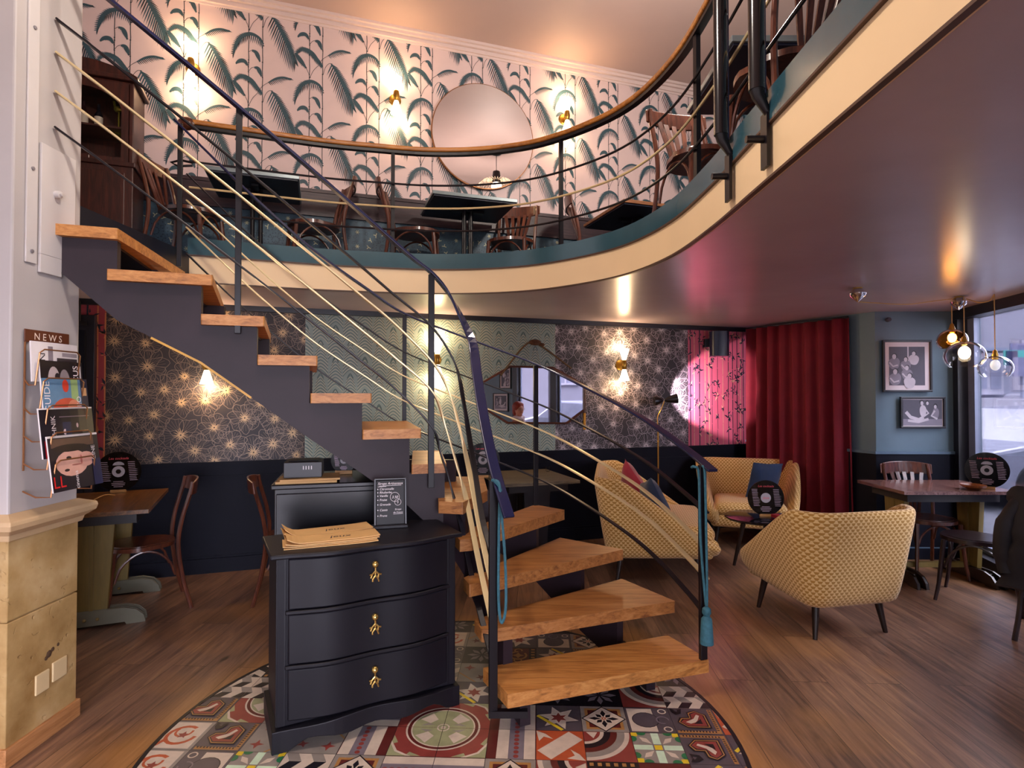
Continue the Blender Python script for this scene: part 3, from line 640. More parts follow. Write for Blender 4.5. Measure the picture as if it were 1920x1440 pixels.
# ================================================================== ROUND CEMENT-TILE INLAY
TC = Vector((-.28, 2.56)); TR = 1.262; T = .2075; TTH = .044
tA = Vector((cos(TTH), -sin(TTH))); tB = Vector((sin(TTH), cos(TTH))); g0 = PZ(910, 1422.5, 0); G0 = Vector((g0.x, g0.y))
TM = ['#8f857c', '#cdbba8', '#17121a', '#5c211d', '#544a50', '#a87843', '#5fae72', '#e0c02a', '#9a9a72', '#b4512e', '#786d74', '#257045', '#c9e0c0', '#8a3b34']
tm = [M('cement_tile_%d' % i if False else 'cement_tile_' + n_, c, .42, var=.10, vs=18) for i, (c, n_) in enumerate(zip(TM, ['grey', 'cream', 'black', 'maroon', 'slate', 'ochre', 'green', 'yellow', 'olive', 'rust', 'lilac', 'dark_green', 'mint', 'brick']))]
GREY, CRM, BLK, MAR, SLT, OCH, GRN, YEL, OLV, RST, LIL, DGR, MNT, BRK = range(14)
tb = B()
def circ(cx, cy, r, n=20, a0=0, a1=2*PI): return [(cx+r*cos(a0+(a1-a0)*i/n), cy+r*sin(a0+(a1-a0)*i/n)) for i in range(n+(0 if abs(a1-a0-2*PI) < 1e-6 else 1))]
def ring(cx, cy, r0, r1, a0, a1, n=14): return circ(cx, cy, r1, n, a0, a1)+circ(cx, cy, r0, n, a0, a1)[::-1]
def star(cx, cy, r0, r1, n, a=0): return [(cx+(r1 if i % 2 == 0 else r0)*cos(a+PI*i/n), cy+(r1 if i % 2 == 0 else r0)*sin(a+PI*i/n)) for i in range(2*n)]
def rc(x0, y0, x1, y1): return [(x0, y0), (x1, y0), (x1, y1), (x0, y1)]
# each design: list of (polygon in 0..1 tile units, colour)
def d_heart():
    L = [(rc(0, 0, 1, 1), SLT), (rc(.03, .03, .97, .97), OCH), (rc(.12, .12, .97, .97), SLT)]
    for i in range(12): L.append((rc(.14+i*.068, .06, .17+i*.068, .11), BLK)); L.append((rc(.06, .14+i*.068, .11, .17+i*.068), BLK))
    h = lambda k: [(.2+k, .2+k), (.72-k*.3, .2+k), (.9-k, .42), (.82-k, .62-k), (.62-k, .62-k*.8), (.6-k, .82-k), (.42, .9-k), (.2+k, .72-k*.3)]
    return L+[(h(0), BLK), (h(.03), OCH), (h(.055), BLK), (h(.08), BRK), ([(.36, .36), (.55, .36), (.36, .55)], BLK), ([(.36, .62), (.42, .5), (.5, .44), (.68, .36), (.72, .42), (.55, .52), (.5, .6), (.42, .72)], CRM), ([(.75, .75), (.95, .7), (.9, .85), (.97, .97), (.8, .95), (.7, .88)], BLK), ([(.82, .82), (.9, .8), (.88, .9)], SLT)]
def d_rosette():
    L = [(rc(0, 0, 1, 1), GREY), (rc(.09, .09, .91, .91), OCH), (rc(.16, .16, .84, .84), MAR), ([(.5, -.02), (1.02, .5), (.5, 1.02), (-.02, .5)], BLK), ([(.5, .04), (.96, .5), (.5, .96), (.04, .5)], CRM)]
    for k in range(8):
        a = k*PI/4; c, s_ = cos(a), sin(a); R_ = .34 if k % 2 == 0 else .24
        L.append(([(.5+c*.06, .5+s_*.06), (.5+c*R_*.6-s_*.06, .5+s_*R_*.6+c*.06), (.5+c*R_, .5+s_*R_), (.5+c*R_*.6+s_*.06, .5+s_*R_*.6-c*.06)], BLK))
    return L+[(circ(.5, .5, .05, 10), RST), (circ(.5, .5, .025, 8), CRM)]
def d_green():
    L = [(rc(0, 0, 1, 1), GREY), (rc(.0, .42, 1, .58), MNT), (rc(.42, 0, .58, 1), MNT), (rc(.39, .39, .61, .61), LIL), (rc(.42, .42, .58, .58), YEL)]
    for sx_, sy_ in ((0, 0), (1, 0), (1, 1), (0, 1)):
        a = math.atan2(.5-sy_, .5-sx_); q = lambda r, w: (sx_+cos(a)*r-sin(a)*w, sy_+sin(a)*r+cos(a)*w)
        L.append(([q(.22, 0), q(.36, .07), q(.55, 0), q(.36, -.07)], CRM)); L.append((rc(*(sorted((sx_, sx_+(.13 if sx_ == 0 else -.13)))[:1]+sorted((sy_, sy_+(.13 if sy_ == 0 else -.13)))[:1]+sorted((sx_, sx_+(.13 if sx_ == 0 else -.13)))[1:]+sorted((sy_, sy_+(.13 if sy_ == 0 else -.13)))[1:])), YEL))
    for x, y, a0 in ((.22, 0, 0), (.78, 0, 0), (.22, 1, PI), (.78, 1, PI)): L.append((circ(x, y, .1, 10, a0, a0+PI), DGR))
    for x, y, a0 in ((0, .22, -PI/2), (0, .78, -PI/2), (1, .22, PI/2), (1, .78, PI/2)): L.append((circ(x, y, .1, 10, a0, a0+PI), DGR))
    return L
def d_arcs(): return [(rc(0, 0, 1, 1), BRK), (circ(0, 1, .98, 16, -PI/2, 0)+[(0, 1)], CRM), (circ(0, 1, .88, 16, -PI/2, 0)+[(0, 1)], GREY), (circ(0, 1, .72, 16, -PI/2, 0)+[(0, 1)], MAR), (circ(0, 1, .58, 16, -PI/2, 0)+[(0, 1)], BLK), (circ(0, 1, .44, 14, -PI/2, 0)+[(0, 1)], CRM), (circ(0, 1, .36, 14, -PI/2, 0)+[(0, 1)], BRK), ([(.06, .98), (.3, .98), (.2, .76)], CRM)]
def d_band(): return [(rc(0, 0, 1, 1), RST), ([(.02, .3), (.3, .02), (.98, .7), (.7, .98)], CRM), ([(.0, .99), (.06, .62), (.16, .78), (.36, .7), (.2, .88)], CRM), ([(.99, .0), (.62, .06), (.78, .16), (.7, .36), (.88, .2)], CRM)]
def d_cube():
    L = [(rc(0, 0, 1, 1), CRM)]
    for x, y in ((.0, .5), (.5, .5), (.25, 0), (.75, 0), (-.25, 0)):
        L.append(([(max(0, x), y+.0), (min(1, x+.25), y), (min(1, x+.4), y+.25), (max(0, x+.15), y+.25)], BLK)); L.append(([(max(0, x+.15), y+.25), (min(1, x+.4), y+.25), (min(1, x+.25), y+.5), (max(0, x), y+.5)], GREY))
    return L
def d_border(): return [(rc(0, 0, 1, 1), MAR), (rc(0, .2, 1, .99), CRM), (rc(0, .44, 1, .76), LIL)]+[(circ(.08+i*.14, .6, .055, 10), BRK) for i in range(7)]
def d_scroll(): return [(rc(0, 0, 1, 1), GREY), (rc(.04, .08, .96, .92), CRM), (ring(.5, .48, .27, .35, -.6, 4.6), RST), (ring(.62, .5, .15, .2, 1.0, 5.0), RST), (star(.5, .46, .06, .13, 5), BRK), ([(.1, .8), (.3, .7), (.34, .78), (.14, .88)], RST)]
def d_swirl(): return [(rc(0, 0, 1, 1), SLT), (rc(.05, .05, .62, .95), CRM), (circ(.42, .5, .3, 18), BLK), (circ(.42, .5, .28, 18), BRK if False else SLT), (ring(.85, .85, .07, .1, 0, 6.2), CRM), (ring(.85, .15, .07, .1, 0, 6.2), CRM), (ring(.8, .5, .12, .15, 0, 5), LIL)]
def d_ochre(): return [(rc(0, 0, 1, 1), BLK)]+[(rc(.04+i*.16, .04, .12+i*.16, .14), OCH) for i in range(6)]+[(rc(.04+i*.16, .86, .12+i*.16, .96), OCH) for i in range(6)]+[(rc(.06, .2, .94, .8), MAR), (ring(.5, .5, .2, .26, 0, 5.4), OCH), (star(.5, .5, .08, .18, 4), OCH), (ring(.2, .5, .08, .12, 1, 6), OCH), (ring(.8, .5, .08, .12, -2, 3), OCH)]
def d_stars(): return [(rc(0, 0, 1, 1), GREY), (star(.25, .25, .06, .16, 4), BRK), (star(.75, .6, .06, .16, 5), MAR), (star(.3, .8, .05, .13, 4, .4), BRK), ([(.5, 0), (.56, 0), (1, .44), (1, .5)], OCH)]
def d_maple(): return [(rc(0, 0, 1, 1), SLT), (star(.5, .5, .22, .46, 6, .3), CRM), (star(.5, .5, .1, .2, 6), BRK), ([(0, .46), (.05, .4), (.6, .95), (.54, 1)], YEL)]
def d_flower(): return [(rc(0, 0, 1, 1), SLT), (star(.5, .5, .36, .5, 4), CRM), (circ(.5, .5, .37, 20), CRM), (star(.5, .5, .14, .27, 8), YEL), (star(.5, .5, .08, .14, 6), RST), (ring(0, 0, .2, .25, 0, PI/2, 6), RST), (ring(1, 1, .2, .25, PI, 3*PI/2, 6), RST)]
def d_snow():
    L = [(rc(0, 0, 1, 1), BLK)]
    for k in range(8):
        a = k*PI/4; c, s_ = cos(a), sin(a); L.append(([(.5+c*.05, .5+s_*.05), (.5+c*.26-s_*.07, .5+s_*.26+c*.07), (.5+c*.42, .5+s_*.42), (.5+c*.26+s_*.07, .5+s_*.26-c*.07)], LIL))
    return L
def d_quarter(qx, qy):                         # a quarter of the big circle motif; (qx, qy) the centre corner
    a0 = {(0, 0): 0, (1, 0): PI/2, (1, 1): PI, (0, 1): 3*PI/2}[(qx, qy)]; f = lambda r: circ(qx, qy, r, 12, a0, a0+PI/2)+[(qx, qy)]
    ox, oy = 1-qx, 1-qy; g = lambda u, v: (qx+(ox-qx)*u, qy+(oy-qy)*v)
    return [(rc(0, 0, 1, 1), BRK), ([g(.3, .99), g(.55, .86), g(.62, .99)][::1], OLV), ([g(.99, .3), g(.86, .55), g(.99, .62)], OLV), ([g(.5, 1), g(.98, .98), g(1, .5), g(.82, .82)], CRM), ([g(.6, 1), g(1, 1), g(1, .6), g(.86, .86)], OLV), (f(.80), CRM), (f(.76), MAR), (f(.69), CRM), (f(.66), OLV), ([g(.15, .3), g(.3, .15), g(.55, .3), g(.42, .42), g(.3, .55)], CRM), ([g(.2, .1), g(.5, .05), g(.35, .16)], GREY), (f(.13), CRM), (f(.10), OLV), (f(.05), CRM)]
D = {'h': d_heart(), 'r': d_rosette(), 'g': d_green(), 'a': d_arcs(), 'b': d_band(), 'c': d_cube(), 'd': d_border(), 's': d_scroll(), 'w': d_swirl(), 'o': d_ochre(), 't': d_stars(), 'm': d_maple(), 'f': d_flower(), 'n': d_snow(), '0': d_quarter(0, 0), '1': d_quarter(1, 0), '2': d_quarter(1, 1), '3': d_quarter(0, 1)}
# rows by j (depth index from the row line at j=0), columns i from -7 to 6; code letter + rotation
rows = {2: {-7: 'c0', -6: 'c0', -5: 'g0', -4: 't1', -3: 'o0', -2: 'n0', -1: 'm1', 0: 'n0', 1: 'n2', 2: 'n1', 3: 'a3', 4: 'c0', 5: 'f1', 6: 's0'},
        1: {-7: 'h1', -6: '20', -5: 's0', -4: 'm2', -3: 'd2', -2: '10', -1: '00', 0: 'd3', 1: 'm1', 2: 'r0', 3: 'w0', 4: 'h1', 5: 'b0', 6: 'c0'},
        0: {-8: 's1', -7: 's1', -6: 'h1', -5: 't0', -4: 't1', -3: 'd1', -2: '20', -1: '30', 0: 'd3', 1: 'b0', 2: 'a0', 3: 'g0', 4: 'h2', 5: 'm0', 6: 'c0'},
        -1: {-8: 'h0', -7: 's1', -6: 'w2', -5: 'g0', -4: 'c0', -3: 'r0', -2: 'd0', -1: 'd0', 0: 'r0', 1: 'a3', 2: 'o0', 3: 'd2', 4: 'm0', 5: 'h0', 6: 'c1'}}
codes = ['h', 'n', 'm', 'a', 's', 'c', 'w', 'f', 't', 'b', 'o', 'r', 'n', 'n']
rr = random.Random(21)
def clip_circle(poly):                         # Sutherland-Hodgman against a 64-gon
    for k in range(64):
        a = 2*PI*(k+.5)/64; nx, ny = cos(a), sin(a); lim = (TR-.018)*cos(PI/64); out = []; dist = [(p[0]-TC.x)*nx+(p[1]-TC.y)*ny-lim for p in poly]
        if max(dist) <= 0: continue
        for i in range(len(poly)):
            p, q, dp, dq = poly[i], poly[(i+1) % len(poly)], dist[i], dist[(i+1) % len(poly)]
            if dp <= 0: out.append(p)
            if (dp < 0) != (dq < 0) and dp != dq: t_ = dp/(dp-dq); out.append((p[0]+(q[0]-p[0])*t_, p[1]+(q[1]-p[1])*t_))
        poly = out
        if len(poly) < 3: return None
    return poly
for j in range(-8, 9):
    for i in range(-9, 9):
        o = G0+tA*T*i+tB*T*j; c = o+(tA+tB)*T/2
        if (c-TC).length > TR+.16: continue
        code = rows.get(j, {}).get(i) or (rr.choice(codes)+str(rr.randint(0, 3))); des = D[code[0]]; rot = int(code[1])
        for L, (pl, col) in enumerate(des):
            P = []
            for x, y in pl:
                x, y = min(1, max(0, x)), min(1, max(0, y)); x, y = .006+x*.988, .006+y*.988
                for _ in range(rot): x, y = 1-y, x
                w_ = o+tA*T*x+tB*T*y; P.append((w_.x, w_.y))
            a_ = sum(P[q][0]*P[(q+1) % len(P)][1]-P[(q+1) % len(P)][0]*P[q][1] for q in range(len(P)))
            if abs(a_) < 1e-8: continue
            if (c-TC).length > TR-.16: P = clip_circle(P)
            if not P or len(P) < 3: continue
            if a_ < 0: P = P[::-1]
            tb.poly([(x, y, .0012+L*.00012) for x, y in P], col)
tb.poly([(TC.x+(TR-.012)*cos(2*PI*k/96), TC.y+(TR-.012)*sin(2*PI*k/96), .0008) for k in range(96)], BLK)
til = tag(tb.obj('tile_inlay', tm), 'round patchwork of patterned cement tiles let into the wooden floor', 'floor tiles')
b = B()
for k in range(96):
    a, c = 2*PI*k/96, 2*PI*(k+1)/96; b.hexa([(TC.x+r_*cos(q), TC.y+r_*sin(q), z) for z in (.0004, .003) for r_, q in ((TR-.018, a), (TR, a), (TR, c), (TR-.018, c))])
b.obj('metal_rim', M('dark_metal_rim', '#1c1a22', .4, metal=.4), til)
# ================================================================== CHAIRS AND TABLES
m_bent = wood('bentwood', '#2c130d', '#552a1c', '#74402a', .3, 2, 1.0, 0, .3)
m_bent2 = wood('bentwood_honey', '#5a2c14', '#8a4b26', '#a86434', .3, 2, 1.0, 0, .3)
m_bent3 = wood('bentwood_black', '#120a0d', '#24151a', '#3a2226', .28, 2, 1.0, 0, .3)
def bistro_chair(label, mat, slats=True, group=None, cat='chair', panel=False):
    """origin on the floor under the seat centre, faces +y"""
    t = thing('bistro_chair', label, cat, (0, 0, 0), 0, group)
    P = []
    for i in range(28):
        a = 2*PI*i/28; x = .205*cos(a); y = .205*sin(a)
        if y > 0: x *= 1.06; y *= 1.02
        else: x *= .93
        q = abs(cos(a))**.5*(1 if cos(a) > 0 else -1); P.append((x*.7+.205*q*.3, y))
    b = B(); b.prism(P, .435, .462, 0, True); b.prism([(x*.86, y*.86) for x, y in P], .462, .467, 0, True); b.obj('seat', mat, t, bevel=.007)
    for s in (-1, 1):
        b = B(); b.tube(cr([(s*.165, .165, .44), (s*.172, .178, .30), (s*.185, .195, .12), (s*.20, .215, 0)], 4), [.0165]*4+[.015]*4+[.013]*3+[.012]*2, 8); b.obj('leg', mat, t)
        b = B(); b.tube(cr([(s*.21, -.285, 0), (s*.185, -.235, .2), (s*.175, -.205, .44), (s*.18, -.225, .62), (s*.185, -.275, .80), (s*.18, -.29, .875)], 5), .0145, 8); b.obj('leg', mat, t)
    b = B(); n = 12
    for zz0, zz1 in ((.775, .885),):
        vs = []
        for i in range(n+1):
            u = -1+2*i/n; x = u*.215; y = -.275-.055*(1-u*u); e = .016 if abs(u) < .95 else .012; h = (zz1-zz0)/2*(1-.25*abs(u)**3); zc = (zz0+zz1)/2+.008*(1-u*u)
            vs += [(x, y-e/2, zc-h), (x, y+e/2, zc-h), (x, y+e/2-.012, zc+h), (x, y-e/2-.012, zc+h)]
        b.add(vs, [(i*4+j, i*4+(j+1) % 4, (i+1)*4+(j+1) % 4, (i+1)*4+j) for i in range(n) for j in range(4)]+[(3, 2, 1, 0), (n*4, n*4+1, n*4+2, n*4+3)], 0, False)
    b.obj('backrest', mat, t, bevel=.005)
    if slats:
        for k in range(5):
            u = (k-2)/2; b = B(); x0, x1 = u*.055, u*.125
            b.add([(x0-.011, -.20, .46), (x0+.011, -.20, .46), (x0+.011, -.19, .46), (x0-.011, -.19, .46), (x1-.016, -.322+.04*u*u, .80), (x1+.016, -.322+.04*u*u, .80), (x1+.016, -.314+.04*u*u, .80), (x1-.016, -.314+.04*u*u, .80)], [(0, 3, 2, 1), (4, 5, 6, 7), (0, 1, 5, 4), (1, 2, 6, 5), (2, 3, 7, 6), (3, 0, 4, 7)])
            b.obj('slat', mat, t)
    for (p, q) in (((-.17, .175), (.17, .175)), ((-.17, .165), (-.175, -.19)), ((.17, .165), (.175, -.19))):
        p, q = Vector((*p, 0)), Vector((*q, 0)); b = B(); L = []
        for i in range(13):
            u = i/12; L.append(p.lerp(q, u)*.99+Vector((0, 0, .24+.185*sin(PI*u)**.55)))
        b.tube(L, .0085, 7); b.obj('brace', mat, t)
    return t
def place(t, loc, face, label=None, group=None, first=True):
    rz = math.atan2(face[1], face[0])-PI/2
    if first: t.location = loc; t.rotation_euler = (0, 0, rz); return t
    return dup(t, loc, rz, label, group)
cA = bistro_chair('dark bentwood chair tucked at the octagonal wooden table by the pillar', m_bent, False)
place(cA, (-2.60, 4.06, 0), (-.8, -.6))
cB = dup(cA, (-1.62, 4.36, 0), WTH-PI/2, 'dark bentwood chair half hidden behind the dresser, its back to the left')
cD = bistro_chair('dark bentwood chair with its back against the blue dado behind the window table', m_bent, True); place(cD, (3.48, 4.86, 0), (-.1, -1)); 
cC = dup(cA, (3.37, 4.20, 0), math.atan2(.72, -.70)-PI/2, 'near-black bentwood chair in front of the window table, its seat shining')
cE = dup(cA, (3.40, 3.58, 0), math.atan2(.72, .70)-PI/2, 'near-black bentwood chair at the right edge of the view with a jacket over its back')
for o in (cC, cE):
    for ch in o.children: ch.data = ch.data.copy(); ch.data.materials.clear(); ch.data.materials.append(m_bent3)
# mezzanine chairs
mzc = bistro_chair('wooden fan-back chair beside the leftmost mezzanine table, by the brown cabinet', m_bent, True, 'fan-back chairs on the mezzanine')
place(mzc, (-2.50, 4.44, ZF), (.95, .0))
for loc, face, lab in (
    ((-1.66, 4.80, ZF), (-.85, -.5), 'wooden fan-back chair to the right of the leftmost mezzanine table, seen from its side'),
    ((-.84, 5.0, ZF), (.99, .05), 'wooden fan-back chair just left of the round mirror, facing the middle mezzanine table'),
    ((-.01, 5.31, ZF), (-.25, -.95), 'wooden fan-back chair under the lower right rim of the round mirror'),
    ((.84, 5.38, ZF), (.95, -.1), 'wooden chair at the left end of the wood-edged mezzanine table'),
    ((1.13, 3.42, ZF), (.25, -1), 'honey brown fan-back chair at the curve of the mezzanine railing'),
    ((1.20, 2.50, ZF), (-.1, 1), 'honey brown bentwood chair behind the two black hanging tubes')):
    dup(mzc, loc, math.atan2(face[1], face[0])-PI/2, lab)

m_tabletop = wood('table_top_brown', '#3c2310', '#6b4420', '#8a5d30', .32, 1, 1.0, 0, .2)
m_khaki = M('khaki_painted_wood', '#7d6a35', .45, var=.15, vs=9, stretch=(4, 4, .5)); m_khaki2 = M('olive_grey_painted_wood', '#6d6a58', .4, var=.12)
def trestle_table(label, W_, L_, top, leg, foot, rz, loc, name='trestle_table', chamfer=0.0):
    """long side along y"""
    t = thing(name, label, 'table', loc, rz)
    b = B(); c = chamfer; P = [(-W_/2+c, -L_/2), (W_/2-c, -L_/2), (W_/2, -L_/2+c), (W_/2, L_/2-c), (W_/2-c, L_/2), (-W_/2+c, L_/2), (-W_/2, L_/2-c), (-W_/2, -L_/2+c)] if c else [(-W_/2, -L_/2), (W_/2, -L_/2), (W_/2, L_/2), (-W_/2, L_/2)]
    b.prism(P, .725, .75, 0); b.obj('tabletop', top, t, bevel=.004)
    b = B(); b.box(-W_/2+.08, W_/2-.08, -L_/2+.08, L_/2-.08, .655, .725); b.obj('apron', M('dark_apron', '#1a1418', .5), t)
    for s in (-1, 1):
        y = s*(L_/2-.14); b = B()
        b.add([(-.085, y-.02, .07), (.085, y-.02, .07), (.085, y+.02, .07), (-.085, y+.02, .07), (-.125, y-.02, .69), (.125, y-.02, .69), (.125, y+.02, .69), (-.125, y+.02, .69)], [(0, 3, 2, 1), (4, 5, 6, 7), (0, 1, 5, 4), (1, 2, 6, 5), (2, 3, 7, 6), (3, 0, 4, 7)])
        b.box(-.012, .012, y-.028, y+.028, .08, .66); b.obj('leg', leg, t, bevel=.003)
        b = B(); pr = [(-.30, 0), (-.20, 0), (-.19, .018), (.19, .018), (.20, 0), (.30, 0), (.29, .045), (.25, .085), (.18, .105), (-.18, .105), (-.25, .085), (-.29, .045)]
        for (a, c_) in ((y-.045, y-.022), (y+.022, y+.045)):
            k = len(pr); b.add([(x, a, z) for x, z in pr]+[(x, c_, z) for x, z in pr], [tuple(range(k)), tuple(range(k, 2*k))[::-1]]+[(i, (i+1) % k, k+(i+1) % k, k+i) for i in range(k)])
        b.box(-.2, .2, y-.023, y+.023, .02, .09); f = b.obj('foot', foot, t, bevel=.003)
        b = B(); [b.ball((x, y-.047, .055), .011) for x in (-.03, .04)]; b.obj('bolt', M('dull_brass', '#8c7a4a', .35, metal=.7), f)
    b = B(); b.box(-.02, .02, -L_/2+.14, L_/2-.14, .09, .13); b.obj('stretcher', leg, t)
    return t
ta = trestle_table('wooden trestle table with khaki legs beside the stone pillar', .66, .92, m_tabletop, m_khaki, m_khaki2, rad(24), (-2.84, 4.03, 0), chamfer=.0)
tb_ = trestle_table('dark table with a mottled top behind the winding stair treads', .70, .80, wood('mottled_top', '#2c2620', '#6e6353', '#97896f', .3, 0, 2.2), M('black_table_leg', '#16121a', .4), m_blk, WTH, tuple(WP(-.02, 0, .47)))
m_ww = wood('window_table_top', '#4d3232', '#7c5750', '#a07a70', .14, 0, 1.0, 0, .4)
tc = trestle_table('polished wooden trestle table standing by the street window', .60, .88, m_ww, m_khaki, M('black_brown_foot', '#2a1d16', .3), PI/2, (3.44, 4.72, 0), chamfer=.0)
def pedestal_table(label, W_, L_, edge, rz, loc, group='pedestal tables on the mezzanine', thick=.03, under='#201a22'):
    t = thing('pedestal_table', label, 'table', loc, rz, group)
    b = B(); b.box(-W_/2, W_/2, -L_/2, L_/2, .74-thick, .74, 0); o = b.obj('tabletop', edge, t, bevel=.003)
    b = B(); b.box(-W_/2+.012, W_/2-.012, -L_/2+.012, L_/2-.012, .74-thick-.012, .74-thick); b.obj('underside_board', M('dark_underside', under, .5), t)
    b = B(); [b.tube([(x, y, .03), (x, y, .70)], .014, 8) for x in (-.03, .03) for y in (-.03, .03)]; b.cbox((0, 0, .685), (.3, .05, .02)); b.cbox((0, 0, .685), (.05, .3, .02)); b.obj('column', m_blk, t)
    b = B()
    for a in range(4):
        c, s_ = cos(a*PI/2+PI/4), sin(a*PI/2+PI/4); b.tube([(0, 0, .05), (c*.15, s_*.15, .04), (c*.28, s_*.28, .012)], [.02, .016, .012], 8)
    b.obj('base', m_blk, t); return t
m_zinc = M('zinc_edge', '#8b979b', .3, metal=.4)
pedestal_table('dark table with a pale edge on the mezzanine, nearest the brown cabinet', .66, .62, m_zinc, WTH, (-2.05, 4.60, ZF), under='#141a30')
pedestal_table('grey-edged table on the mezzanine below the round mirror', .74, .62, m_zinc, WTH, (-.40, 5.13, ZF))
pedestal_table('wood-edged table on the mezzanine right of the round mirror', .66, .80, wood('table_edge_wood', '#5f3a24', '#8b5c3e', '#a97c58', .4, 0), WTH, (1.15, 5.42, ZF))
pedestal_table('grey-edged table overhead beside the black hanging tubes', .66, .70, m_zinc, 0, (1.36, 3.02, ZF))

# ================================================================== YELLOW LOUNGE SEATS
def fabric():
    t = NT('yellow_scallop_fabric'); uv = t.n('ShaderNodeTexCoord'); sp = t.n('ShaderNodeSeparateXYZ'); t.l(uv.outputs['UV'], sp.inputs[0])
    U = t.math('DIVIDE', sp.outputs[0], .034); V = t.math('DIVIDE', sp.outputs[1], .019)
    row = t.math('FLOOR', V); fv = t.math('SUBTRACT', V, row); fu = t.math('FRACT', t.math('ADD', U, t.math('MULTIPLY', t.math('MODULO', t.math('ABSOLUTE', row), 2.0), .5)))
    a = t.math('ABSOLUTE', t.math('SUBTRACT', fu, .5)); lim = t.math('ADD', .19, t.math('MULTIPLY', fv, .25))
    k = t.math('LESS_THAN', a, lim); k2 = t.math('LESS_THAN', fv, .86); k = t.math('MULTIPLY', k, k2)
    nz = t.noise(uv.outputs['UV'], 400, 2)
    c = t.mix(k, hexc('#efcb88'), hexc('#b27b08')); c = t.mix(.15, c, t.ramp(nz, [(.3, hexc('#5c4413')), (.7, hexc('#f6e3c4'))]))
    t.l(c, t.b.inputs['Base Color']); t.set(Roughness=.9); t.b.inputs['Sheen Weight'].default_value = .25
    t.bump(t.math('ADD', k, nz), .25, .002); return t.m
m_fab = fabric()
m_seatleg = wood('dark_walnut_leg', '#120b0a', '#241511', '#38231b', .35, 2)
def lounge(label, W_, D_, Hb, Ha, loc, face, cat='armchair', lean=.065):
    t = thing('lounge_seat', label, cat, loc, math.atan2(face[1], face[0])-PI/2)
    # U path (outer edge): left front -> back -> right front
    r = .13; pts = []
    pts += [(-W_/2+.04, D_/2), (-W_/2+.01, D_/4), (-W_/2, 0), (-W_/2, -D_/2+r)]
    for k in range(1, 6): a = PI+PI/2*k/6; pts.append((-W_/2+r+r*cos(a), -D_/2+r+r*sin(a)))
    nb = 4
    for k in range(nb+1): pts.append((-W_/2+r+(W_-2*r)*k/nb, -D_/2))
    right = [(-x, y) for x, y in pts[:9]][::-1]; pts = pts+right
    P = [Vector((x, y, 0)) for x, y in pts]; n = len(P); vs = []; uv = []; s = 0
    prof_n = 0
    for i, p in enumerate(P):
        d = (P[min(i+1, n-1)]-P[max(0, i-1)]).normalized(); N = Vector((d.y, -d.x, 0))      # outward
        if N.dot(p) < 0: N = -N
        if i: s += (P[i]-P[i-1]).length
        yb = min(1, max(0, (D_/2-p.y)/(D_*.80))); e = yb**1.15
        H = Ha+(Hb-Ha)*e; ln = .03+lean*e; th = .075; z0 = .20+.03*(1-e)
        q = [(-.10, z0+.005, 0), (-.035, z0, .05), (.0, z0+.045, .1), (ln*.45, (z0+H)/2, .3), (ln*.95, H-.05, .5), (ln-.01, H-.01, .55), (ln-th*.5, H+.004, .6), (ln-th+.01, H-.012, .65), (ln-th-.01, H-.06, .7), (-.095, .40, .9), (-.10, .36, .95)]
        prof_n = len(q)
        for o, z, _ in q: vs.append(tuple(p+N*o+Vector((0, 0, z))))
        L = 0
        for j, (o, z, _) in enumerate(q):
            if j: L += math.hypot(q[j][0]-q[j-1][0], q[j][1]-q[j-1][1])
            uv.append((s, L))
    k = prof_n; fs = [(i*k+j, i*k+j+1, (i+1)*k+j+1, (i+1)*k+j) for i in range(n-1) for j in range(k-1)]
    # rounded fronts of the arms
    for e, sgn in ((0, 1), (n-1, -1)):
        base = len(vs); cen = [Vector(vs[e*k+j]) for j in range(k)]; m_ = sum(cen, Vector())/k
        for j in range(k): q_ = cen[j].lerp(m_, .35)+Vector((0, .035, 0)); vs.append(tuple(q_)); uv.append((uv[e*k+j][0]-sgn*.05, uv[e*k+j][1]))
        vs.append(tuple(m_+Vector((0, .045, 0)))); uv.append((uv[e*k+3][0]-sgn*.08, .1))
        fs += [(e*k+j, base+j, base+j+1, e*k+j+1) for j in range(k-1)]+[(base+j, base+k, base+j+1) for j in range(k-1)]+[(e*k+k-1, base+k-1, base+0, e*k+0), (base+k-1, base+k, base)]
    b = B(); b.add(vs, fs, 0, True)
    bm = b.obj('shell', m_fab, t, sub=1, uv=uv)
    mm = bmesh.new(); mm.from_mesh(bm.data); bmesh.ops.recalc_face_normals(mm, faces=mm.faces); mm.to_mesh(bm.data); mm.free()
    def rbox(x0, x1, y0, y1, z0, z1, name, bev, puff=0.0):
        bb = B(); nx, ny = 8, 6; gv = []
        for zi, z in ((0, z0), (1, z1)):
            for iy in range(ny+1):
                for ix in range(nx+1):
                    u, v = ix/nx, iy/ny; gv.append((x0+(x1-x0)*u, y0+(y1-y0)*v, z+(puff*(16*u*(1-u)*v*(1-v))**.5 if zi else 0)))
        w = nx+1; o1 = w*(ny+1); F_ = []
        for iy in range(ny):
            for ix in range(nx): a = iy*w+ix; F_ += [(a, a+w, a+w+1, a+1), (o1+a, o1+a+1, o1+a+w+1, o1+a+w)]
        for ix in range(nx): F_ += [(ix, ix+1, o1+ix+1, o1+ix), (ny*w+ix+1, ny*w+ix, o1+ny*w+ix, o1+ny*w+ix+1)]
        for iy in range(ny): F_ += [(iy*w+w, iy*w, o1+iy*w, o1+iy*w+w), (iy*w+nx, iy*w+w+nx, o1+iy*w+w+nx, o1+iy*w+nx)]
        bb.add(gv, F_, 0, True); o = bb.obj(name, m_fab, t, uv=[(x+z*.3, y+z) for x, y, z in gv]); m = o.modifiers.new('bev', 'BEVEL'); m.width = bev; m.segments = 4; m.limit_method = 'ANGLE'; m.angle_limit = rad(50); return o
